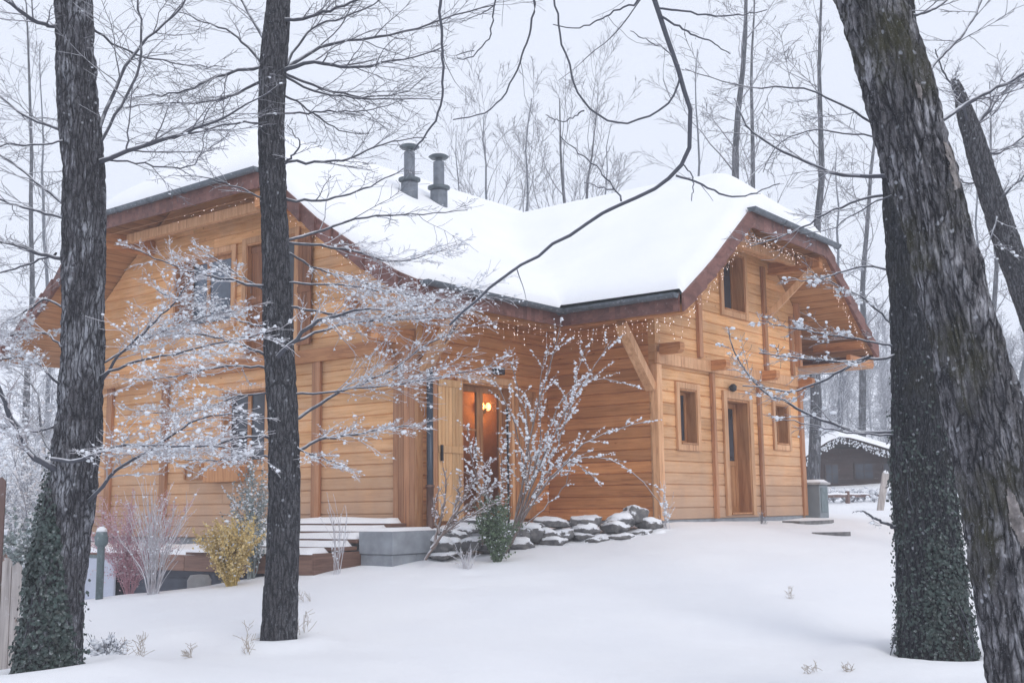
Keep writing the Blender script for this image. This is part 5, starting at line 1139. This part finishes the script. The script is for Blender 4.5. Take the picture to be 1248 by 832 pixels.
# ------------------------------------------------------------------ shrubs
def shrub(name, px, py, d, H, W, ns, sp, mats, seed, label, cat, clump=0, csz=(.01, .02), cmat='clump', rr=.008, lean=(0, 0), k=3, curve=.35, leaf=None):
    f = foot_of(px, py, d); rg = np.random.default_rng(seed); o = empty(name, tuple(f), label=label, cat=cat); lim = []
    for i in range(ns):
        a = rg.uniform(0, 6.283); q = (rg.random()**.7); h = H*rg.uniform(.65, 1.05)*(1-.25*q); dx = np.array([math.cos(a)*W*.5*q+lean[0]*h, math.sin(a)*W*.4*q+lean[1]*h, 0])
        P = [f+np.array([math.cos(a)*.04, math.sin(a)*.04, -.05]), f+dx*curve+np.array([0, 0, h*.5]), f+dx+np.array([0, 0, h])]; P = smooth_poly(P, 12)+np.cumsum(rg.normal(size=(12, 3))*.008, 0)
        lim.append((P, np.linspace(rr, rr*.3, 12), 1., .9))
    crown(o, f, lim, sp, seed, 1., mats, clump, csz, cmat, kmin=k, leaf=leaf, sep=False); return o
SPS = species(lv=2, n=(12, 6), lr=(.35, .4), ang=(.6, .6), wig=(.08, .12), trop=(.02, .01), flat=.8, rmin=.0028, seg=.06, t0=.15)
SPB = species(lv=2, n=(6, 4), lr=(.5, .4), ang=(.35, .4), wig=(.04, .06), trop=(.03, .02), flat=.8, rmin=.003, seg=.08, t0=.1)
SPC = species(lv=2, n=(34, 9), lr=(.20, .42), ang=(.7, .6), wig=(.06, .1), trop=(.05, .03), flat=1., rmin=.0055, seg=.035, t0=.02, rr=.8)
# white shrub in front of the porch, traced limbs
fw_ = foot_of(616, 672, 17.0); ws = empty('white_shrub', tuple(fw_), label='tall open shrub with snow-clotted twigs standing before the porch wall', cat='shrub'); Lm = []
def W_(px, w0, w1, dn=1., d1=0): Lm.append((*limb(px, 17.0, 17.0+d1, w0*.62, w1*.7, 16), dn, .55))
W_([(616, 674), (628, 640), (638, 590), (645, 530), (660, 470), (678, 430), (684, 392)], 5, 1.5, 1.2, -.1)
W_([(618, 672), (640, 610), (665, 550), (695, 490), (722, 450), (745, 415)], 4, 1.2, 1.3, .3)
W_([(617, 672), (645, 615), (680, 570), (715, 535), (750, 522), (786, 514)], 4, 1.2, 1.1, -.3)
W_([(617, 670), (640, 600), (636, 540), (618, 490), (605, 465), (590, 454)], 3.5, 1.2, 1.2, .2)
W_([(618, 668), (642, 600), (648, 550), (640, 500), (628, 460), (622, 440)], 3.5, 1.2, 1.2, -.3)
W_([(625, 655), (655, 600), (690, 560), (735, 550), (765, 568), (790, 595), (806, 614)], 3.5, 1.2, .8, -.5)
W_([(630, 645), (655, 590), (685, 530), (700, 480), (706, 440), (712, 425)], 3.5, 1.2, 1.3, .4)
W_([(622, 665), (650, 610), (668, 570), (690, 555), (715, 570), (728, 588)], 3, 1., 1.3, -.2)
W_([(622, 660), (655, 560), (668, 520), (690, 470), (725, 455), (770, 470)], 3, 1., 1.2, .1)
W_([(617, 670), (650, 590), (660, 540), (655, 480), (660, 440), (668, 425)], 3, 1., 1.2, .5)
W_([(640, 640), (668, 615), (690, 590), (697, 560), (700, 545)], 2.5, 1., .5, .2)
SPW = species(lv=2, n=(12, 5), lr=(.34, .4), ang=(.55, .6), wig=(.08, .12), trop=(.02, .01), flat=.8, rmin=.0032, seg=.07, t0=.25)
crown(ws, fw_, Lm, SPW, 61, 1.0, ('twig_brown', 'twig_brown'), clump=4.2, csz=(.009, .021), sep=False)
# second, narrower column of snowy shoots by the door
f_ = foot_of(585, 664, 16.8); o = empty('white_shrub', tuple(f_), label='narrow snow-clotted shoots in front of the entrance glass', cat='shrub'); Lm = []
W_([(588, 664), (588, 620), (580, 580), (572, 550), (570, 520)], 3, 1.5, 1.2, -.3); W_([(590, 660), (595, 620), (598, 590), (590, 560), (575, 545)], 3, 1.5, 1.2, -.2); W_([(592, 660), (612, 600), (612, 560), (606, 545)], 3, 1.2, 1., -.3)
W_([(588, 664), (600, 610), (585, 590), (566, 575)], 3, 1.2, 1., -.3)
crown(o, f_, Lm, SPW, 62, .9, ('twig_brown', 'twig_brown'), clump=5., csz=(.010, .021), sep=False)
f_ = foot_of(620, 664, 17.3); sk = empty('plant_stake', tuple(f_), label='thin dark upright stake wound with snowy shoots beside the white shrub', cat='stake')
mb = MB(); mb.tube([(0, 0, -.1), (.005, 0, 1.2), (0, 0, 2.15)], .016, 8); mb.build('pole', M['iron'], sk, True)
rg = np.random.default_rng(9); C = np.array([(.05*rg.normal(), .05*rg.normal(), rg.uniform(.8, 2.15)) for _ in range(90)]); blobs_mesh('snow_clumps', C, rg.uniform(.012, .03, 90), M['clump'], sk)
shrub('green_conifer', 606, 672, 16.7, 1.0, .72, 26, SPS, ('limb', 'needle_g'), 63, 'small dark green conifer dusted with snow at the foot of the rockery', 'conifer', .5, (.008, .016), rr=.006, leaf=('leaf_g', 5.5, .017, .02))
# curved frosty juniper
f_ = foot_of(518, 680, 16.4); o = empty('frosted_shrub', tuple(f_), label='leaning pinkish shrub with a curved snowy stem beside the concrete planter', cat='shrub'); Lm = []
for pts in ([(518, 682), (535, 655), (556, 628), (580, 606), (606, 592)], [(530, 662), (540, 620), (545, 590), (540, 570)], [(545, 640), (570, 600), (585, 575), (600, 560)], [(535, 650), (528, 620), (535, 595)], [(550, 636), (560, 600), (560, 580)], [(525, 668), (545, 645), (575, 625), (610, 612)]):
    Lm.append((*limb(pts, 16.4, 16.5, 3.5, 1.2, 14), 1.4, .6))
crown(o, f_, Lm, SPW, 64, 1.5, ('twig_brown', 'twig_brown'), clump=1.6, csz=(.008, .017), cmat='clump_rosy', sep=False)
shrub('bare_shrub', 186, 722, 15.9, 1.55, 1.1, 26, SPB, ('twig_frost', 'twig_frost'), 65, 'upright bare frosty twigs fanning from one clump in front of the deck end', 'shrub', .25, (.008, .014), rr=.010)
shrub('reddish_shrub', 158, 716, 16.6, 1.6, 1.9, 26, SPS, ('twig_pink', 'twig_pink'), 66, 'rosy pink frosted shrub between the far left trunk and the deck', 'shrub', 1., (.008, .015), 'clump_rosy', rr=.006, leaf=('leaf_r', 4.5, .012, .03))
shrub('yellow_conifer', 282, 710, 16.2, 1.0, 1.0, 34, SPS, ('needle_y', 'needle_y'), 67, 'golden yellow conifer with snow on its sprays at the edge of the deck', 'conifer', .45, (.010, .020), rr=.007, leaf=('leaf_y', 6., .019, .02))
shrub('grey_shrub', 306, 690, 16.9, 1.75, .75, 16, SPS, ('twig', 'needle_b'), 68, 'tall grey-green snowy shrub rising behind the yellow conifer', 'shrub', 1.6, (.010, .020), rr=.008, leaf=('leaf_b', 4., .016, .02))
shrub('bare_shrub', 411, 694, 16.2, 1.05, .42, 6, SPB, ('twig_frost', 'twig_frost'), 69, 'few thin white-coated stalks in front of the deck steps', 'shrub', .2, (.008, .014), rr=.007)
shrub('bare_shrub', 570, 682, 16.2, .32, .5, 12, SPB, ('twig', 'twig_frost'), 70, 'low fine twigs poking through the snow left of the green conifer', 'shrub', .4, (.006, .012), rr=.003)
shrub('bare_shrub', 812, 634, 18.6, .75, .25, 6, SPB, ('twig_frost', 'twig_frost'), 71, 'little frosty shoots at the foot of the chalet corner post', 'shrub', 1., (.010, .018), rr=.004)
shrub('bare_shrub', 930, 634, 20.6, .22, .3, 9, SPB, ('twig', 'twig'), 72, 'tiny dark tuft against the wall right of the side door', 'shrub', .2, (.008, .012), rr=.004)
shrub('snowy_tuft', 130, 815, 11.0, .24, .34, 34, SPB, ('limb', 'twig'), 73, 'knee-high dark tuft capped with snow near the foot of the far left trunk', 'plant', 2.2, (.012, .026), rr=.006)
shrub('blue_conifer', 38, 690, 20.5, 1.7, 1.5, 20, SPS, ('limb', 'needle_b'), 74, 'bluish snow-laden small tree behind the board fence at the left edge', 'conifer', 2., (.02, .04), rr=.02, leaf=('leaf_b', 5., .035, .06))
for i, (px, py, d_, h_, w_) in enumerate(((152, 792, 11.3, .30, .05), (170, 800, 11.1, .22, .04), (301, 800, 11.4, .30, .05), (371, 768, 12.2, .34, .05), (235, 798, 11.2, .10, .05), (985, 805, 10.9, .08, .03), (1036, 808, 10.9, .07, .03), (374, 712, 14.5, .16, .10), (960, 700, 14.5, .10, .04))):
    shrub('dry_stem', px, py, d_, h_, w_*4, 3, species(lv=1), ('grass', 'grass'), 80+i, ('thin dry stems beside the snow-capped tuft', 'short dry stem right of the snow-capped tuft', 'tall dry stem in the snow left of the slender trunk', 'bent dry stem just right of the slender trunk', 'tiny stem tip left of the slender trunk', 'tiny plant tip at the lower right of the lawn', 'tiny plant tip nearest the ivy-matted trunk', 'small twigs beside the slender trunk, halfway up the slope', 'single stem tip in the middle of the right lawn')[i], 'stem', rr=.0018)

# ------------------------------------------------------------------ bare trees beyond the house
SPT = species(lv=4, n=(18, 7, 5), lr=(.26, .45, .45), ang=(.8, .65, .6), wig=(.10, .13, .17, .2), trop=(.04, .06, .04, .02), flat=1.1, rmin=.008, rr=.30, seg=.7, t0=.35, taper=.12)
SPG = species(lv=4, n=(13, 8, 5), lr=(.50, .46, .45), ang=(.50, .55, .6), wig=(.07, .10, .15, .2), trop=(.02, .04, .03, .02), flat=1.1, rmin=.008, rr=.42, seg=.7, t0=.1, taper=.2)
def far_tree(xb, xt, yt, w, d, lab, seed, t0=.35, yb=None, dens=1., sprd=1., clump=.0, mt='twig_far', bark=None, lab2=None, fan=False, group='bare trees beyond the chalet'):
    p = at(xb, 600, d); f = np.array([p[0], p[1], gz(p[0], p[1])]); tp_ = at(xt, yt, d); rg = np.random.default_rng(seed)
    o = empty('bare_tree', tuple(f), label=lab, cat='tree', group=group); pm = at(xb, (600+yt)/2, d)
    P = smooth_poly([f-np.array([0, 0, .5]), f+(pm-f)*np.array([1, 1, 1]), tp_], 16); P[1:-1] += np.cumsum(rg.normal(size=(14, 3))*np.array([.05, .05, 0])*d/40, 0)
    R = np.linspace(w/2*d/F*1.25, w/2*d/F*.15, 16); V, Q = tube_arrays(P[None], R[None], 10); npmesh('trunk', V-f, Q, M[bark or ('bark_far' if w >= 8 else 'lichpole')], o, True)
    sp = species(**{**(SPG if fan else SPT).__dict__, 't0': t0, 'rmin': .0055*d/40+.002, 'seg': .45}); out = []; H = np.linalg.norm(P[-1]-P[0]); spawn(P, R, H*sprd, 0, sp, rg, out, dens)
    tubes_mesh('crown', [(p_-f, r) for p_, r, l in out], 4, M[mt], o)
    return o
FT = [(602, 590, 140, 7, 46, .50, 'bare tree leaning left, first of the grove behind the roof dip'), (637, 648, 120, 7, 48, .52, 'slim bare tree rising exactly from the dip of the roof'), (684, 682, 120, 9, 44, .48, 'stoutest bare tree in the grove above the roof dip'), (699, 728, 130, 8, 46, .48, 'bare tree spreading right, beside the stoutest one of the grove'),
      (560, 556, 160, 5, 54, .2, 'low faint bare tree just right of the chimneys'), (722, 745, 150, 5, 55, .2, 'low faint bare tree right of the grove'),
      (887, 904, -90, 14, 34, .45, 'tall dark trunk rising straight behind the right ridge, leftmost of three'), (914, 920, -20, 10, 38, .45, 'tall slimmer trunk rising behind the right ridge, middle of three'), (990, 992, -40, 13, 33, .50, 'tall straight bare trunk standing just right of the chalet wall'),
      (1052, 1074, 40, 8, 50, .3, 'mottled bare tree behind the cabin roof, its trunk curving right'), (1024, 1020, 180, 6, 58, .3, 'thin mottled bare tree left of the cabin roof peak'), (1212, 1206, 100, 8, 44, .3, 'thin bare tree seen between the leaning trunks at the right'),
      (1240, 1246, 160, 6, 52, .3, 'thin bare tree at the right edge behind the leaning tree'), (1195, 1190, 120, 5, 46, .4, 'slender bare tree right of the massive leaning trunk'), (30, 22, -40, 8, 40, .3, 'bare tree far behind at the left edge'), (58, 48, 60, 6, 50, .25, 'thin pale bare tree close to the far left trunk'),
      (845, 850, 60, 6, 52, .3, 'faint thin bare tree left of the three tall trunks')]
for i, (xb, xt, yt, w_, d_, t0_, lab) in enumerate(FT):
    far_tree(xb, xt, yt, w_, d_, lab, 200+i, t0_, dens=.85 if i < 7 else .8, sprd=.62 if i < 6 else .7, fan=i < 6)
# woodland on the slope: one far-off mass
tmpl = []
for s_ in range(7):
    rg = np.random.default_rng(500+s_); out = []; P = np.array([(0, 0, -1.), (.1, 0, 2), (.2*rg.normal(), .2, 5), (.4*rg.normal(), .3, 9)]); P = smooth_poly(P, 8); R = np.linspace(.075, .02, 8)
    out.append((P, R, -1)); spawn(P, R, 9., 0, species(**{**SPT.__dict__, 't0': .12, 'n': (30, 8, 4), 'lr': (.28, .45, .5), 'rmin': .015, 'seg': 1.0}), rg, out); VV, QQ, o_ = [], [], 0; by = {}
    for p, r, l in out: by.setdefault(len(p), []).append((p, r))
    for n, l_ in by.items(): V, Q = tube_arrays(np.array([p for p, r in l_]), np.array([r for p, r in l_]), 3); VV.append(V); QQ.append(Q+o_); o_ += len(V)
    tmpl.append((np.concatenate(VV), np.concatenate(QQ)))
def wood(n, bx, by, seed, nm, lab, smin=.5, smax=1.1):
    rg = np.random.default_rng(seed); VV, QQ, o_ = [], [], 0
    for i in range(n):
        d_ = rg.uniform(*by); px = rg.uniform(*bx); x = (px-CX)/F*d_; z = gz(x, d_); V, Q = tmpl[i % 7]; a = rg.uniform(0, 6.28); s_ = rg.uniform(smin, smax); c, s = math.cos(a), math.sin(a)
        V2 = np.stack([V[:, 0]*c-V[:, 1]*s, V[:, 0]*s+V[:, 1]*c, V[:, 2]], 1)*s_+np.array([x, d_, z]); VV.append(V2); QQ.append(Q+o_); o_ += len(V)
    return npmesh(nm, np.concatenate(VV), np.concatenate(QQ), M['hillwood'], None, True, label=lab, cat='woodland', kind='stuff')
wood(130, (930, 1420), (47, 95), 31, 'woodland', 'dense frosted woodland on the slope at the right behind the cabin', .4, .85); wood(55, (-260, 140), (34, 80), 32, 'woodland', 'dense frosted woodland at the left behind the chalet', .40, .75)
# frosted undergrowth
def thicket(n, px0, px1, d0, d1, hmin, hmax, seed, lab, dz=0):
    rg = np.random.default_rng(seed); out = []; C = []; S = []
    for i in range(n):
        d_ = rg.uniform(d0, d1); x = (rg.uniform(px0, px1)-CX)/F*d_; f = np.array([x, d_, gz(x, d_)]); h = rg.uniform(hmin, hmax)
        for k in range(7):
            dr = np.array([rg.normal()*.6, rg.normal()*.6, 1.3]); grow(f, dr, h*rg.uniform(.7, 1.2), .012, 0, species(lv=2, n=(9,), lr=(.4,), seg=.25, rmin=.007, ang=(.6,), wig=(.1, .15), t0=.1, trop=(.0, 0)), rg, out)
        m = int(60*h); C.append(f+rg.normal(size=(m, 3))*np.array([.35, .35, .3])*h+np.array([0, 0, h*.65])); S.append(rg.uniform(.02, .055, m)*d_/30)
    by = {}; VV, QQ, o_ = [], [], 0
    for p, r, l in out: by.setdefault(len(p), []).append((p, r))
    for nn, l_ in by.items(): V, Q = tube_arrays(np.array([p for p, r in l_]), np.array([r for p, r in l_]), 3); VV.append(V); QQ.append(Q+o_); o_ += len(V)
    o = npmesh('undergrowth', np.concatenate(VV), np.concatenate(QQ), M['hillwood'], None, True, label=lab, cat='undergrowth', kind='stuff'); blobs_mesh('snow_clumps', np.concatenate(C), np.concatenate(S), M['clump'], o, .8, rg)
thicket(46, -60, 84, 22, 33, 1.2, 3.2, 51, 'tangle of frosted undergrowth at the left edge beside the chalet'); thicket(26, 985, 1110, 33.9, 35.5, .22, .40, 52, 'low frosted undergrowth below the rail fence'); thicket(30, 1150, 1330, 34, 48, .8, 2., 53, 'frosted undergrowth at the right edge behind the leaning trunks')
# leaning prop beside the fence
c0 = at(1078, 632, 30); sp_ = empty('leaning_post', (c0[0], c0[1], gz(c0[0], c0[1])), label='short leaning grey post beside the upright dark trunk', cat='post')
mb = MB(); mb.bar((-.12, 0, -.1), (.10, 0, .95), .16, .10, (0, 1, 0)); mb.build('post', M['fence'], sp_, bevel=.01); mb = MB(); mb.lathe(.10, 0, [(.08, .93), (.06, .99), (.01, 1.02)], 10); mb.build('snow_cap', M['snow'], sp_, True)

build_ground()
# ================================================================== AIR, SKY, LIGHT
hz = MB(); hz.box(-380, 380, -150, 320, -14, 48); hzo = hz.build('haze', M['snow'], None, kind='stuff'); hzo['label'] = 'pale winter mist between the trees'; hzo['category'] = 'haze'
hm = bpy.data.materials.new('mist'); hm.use_nodes = True; nt = hm.node_tree; nt.nodes.clear(); out = nt.nodes.new('ShaderNodeOutputMaterial'); pv = nt.nodes.new('ShaderNodeVolumePrincipled')
HAZE = .0029
pv.inputs['Color'].default_value = (.93, .95, 1, 1); pv.inputs['Density'].default_value = HAZE; pv.inputs['Anisotropy'].default_value = .0; nt.links.new(pv.outputs[0], out.inputs['Volume']); hzo.data.materials[0] = hm
w = bpy.data.worlds.new('World'); SC.world = w; w.use_nodes = True; nt = w.node_tree; bg = nt.nodes['Background']
sky = nt.nodes.new('ShaderNodeTexSky'); sky.sky_type = 'NISHITA'; sky.sun_disc = False; sky.sun_elevation = math.radians(38); sky.sun_rotation = math.radians(150); sky.air_density = 1.5; sky.dust_density = 3
mx = nt.nodes.new('ShaderNodeMix'); mx.data_type = 'RGBA'; mx.inputs[0].default_value = .90; nt.links.new(sky.outputs[0], mx.inputs[6]); mx.inputs[7].default_value = (8.15, 8.6, 9.75, 1)   # closed cloud deck over the clear-sky model
nt.links.new(mx.outputs[2], bg.inputs['Color']); bg.inputs['Strength'].default_value = .10
sd = bpy.data.lights.new('sun', 'SUN'); sd.energy = .95; sd.angle = math.radians(22); sd.color = (1, .96, .91); so = bpy.data.objects.new('sun', sd); COL.objects.link(so)
el, az = math.radians(38), math.radians(150)   # azimuth clockwise from +Y: the light comes from the right, behind the camera
sdir = Vector((math.sin(az)*math.cos(el), math.cos(az)*math.cos(el), math.sin(el))); so.rotation_euler = sdir.to_track_quat('Z', 'Y').to_euler()
vs = SC.view_settings; SC.display_settings.display_device = 'sRGB'; vs.view_transform = 'Standard'; vs.look = 'None'; vs.exposure = 0.17; vs.gamma = 1; vs.use_curve_mapping = False
SC.cycles.volume_bounces = 1; SC.cycles.max_bounces = 6; SC.cycles.diffuse_bounces = 4; SC.cycles.transparent_max_bounces = 12; SC.cycles.volume_max_steps = 64
SC.cycles.use_denoising = True
tot = sum(len(o.data.polygons) for o in SC.objects if o.type == 'MESH'); print('objects', len(SC.objects), 'polys', tot)
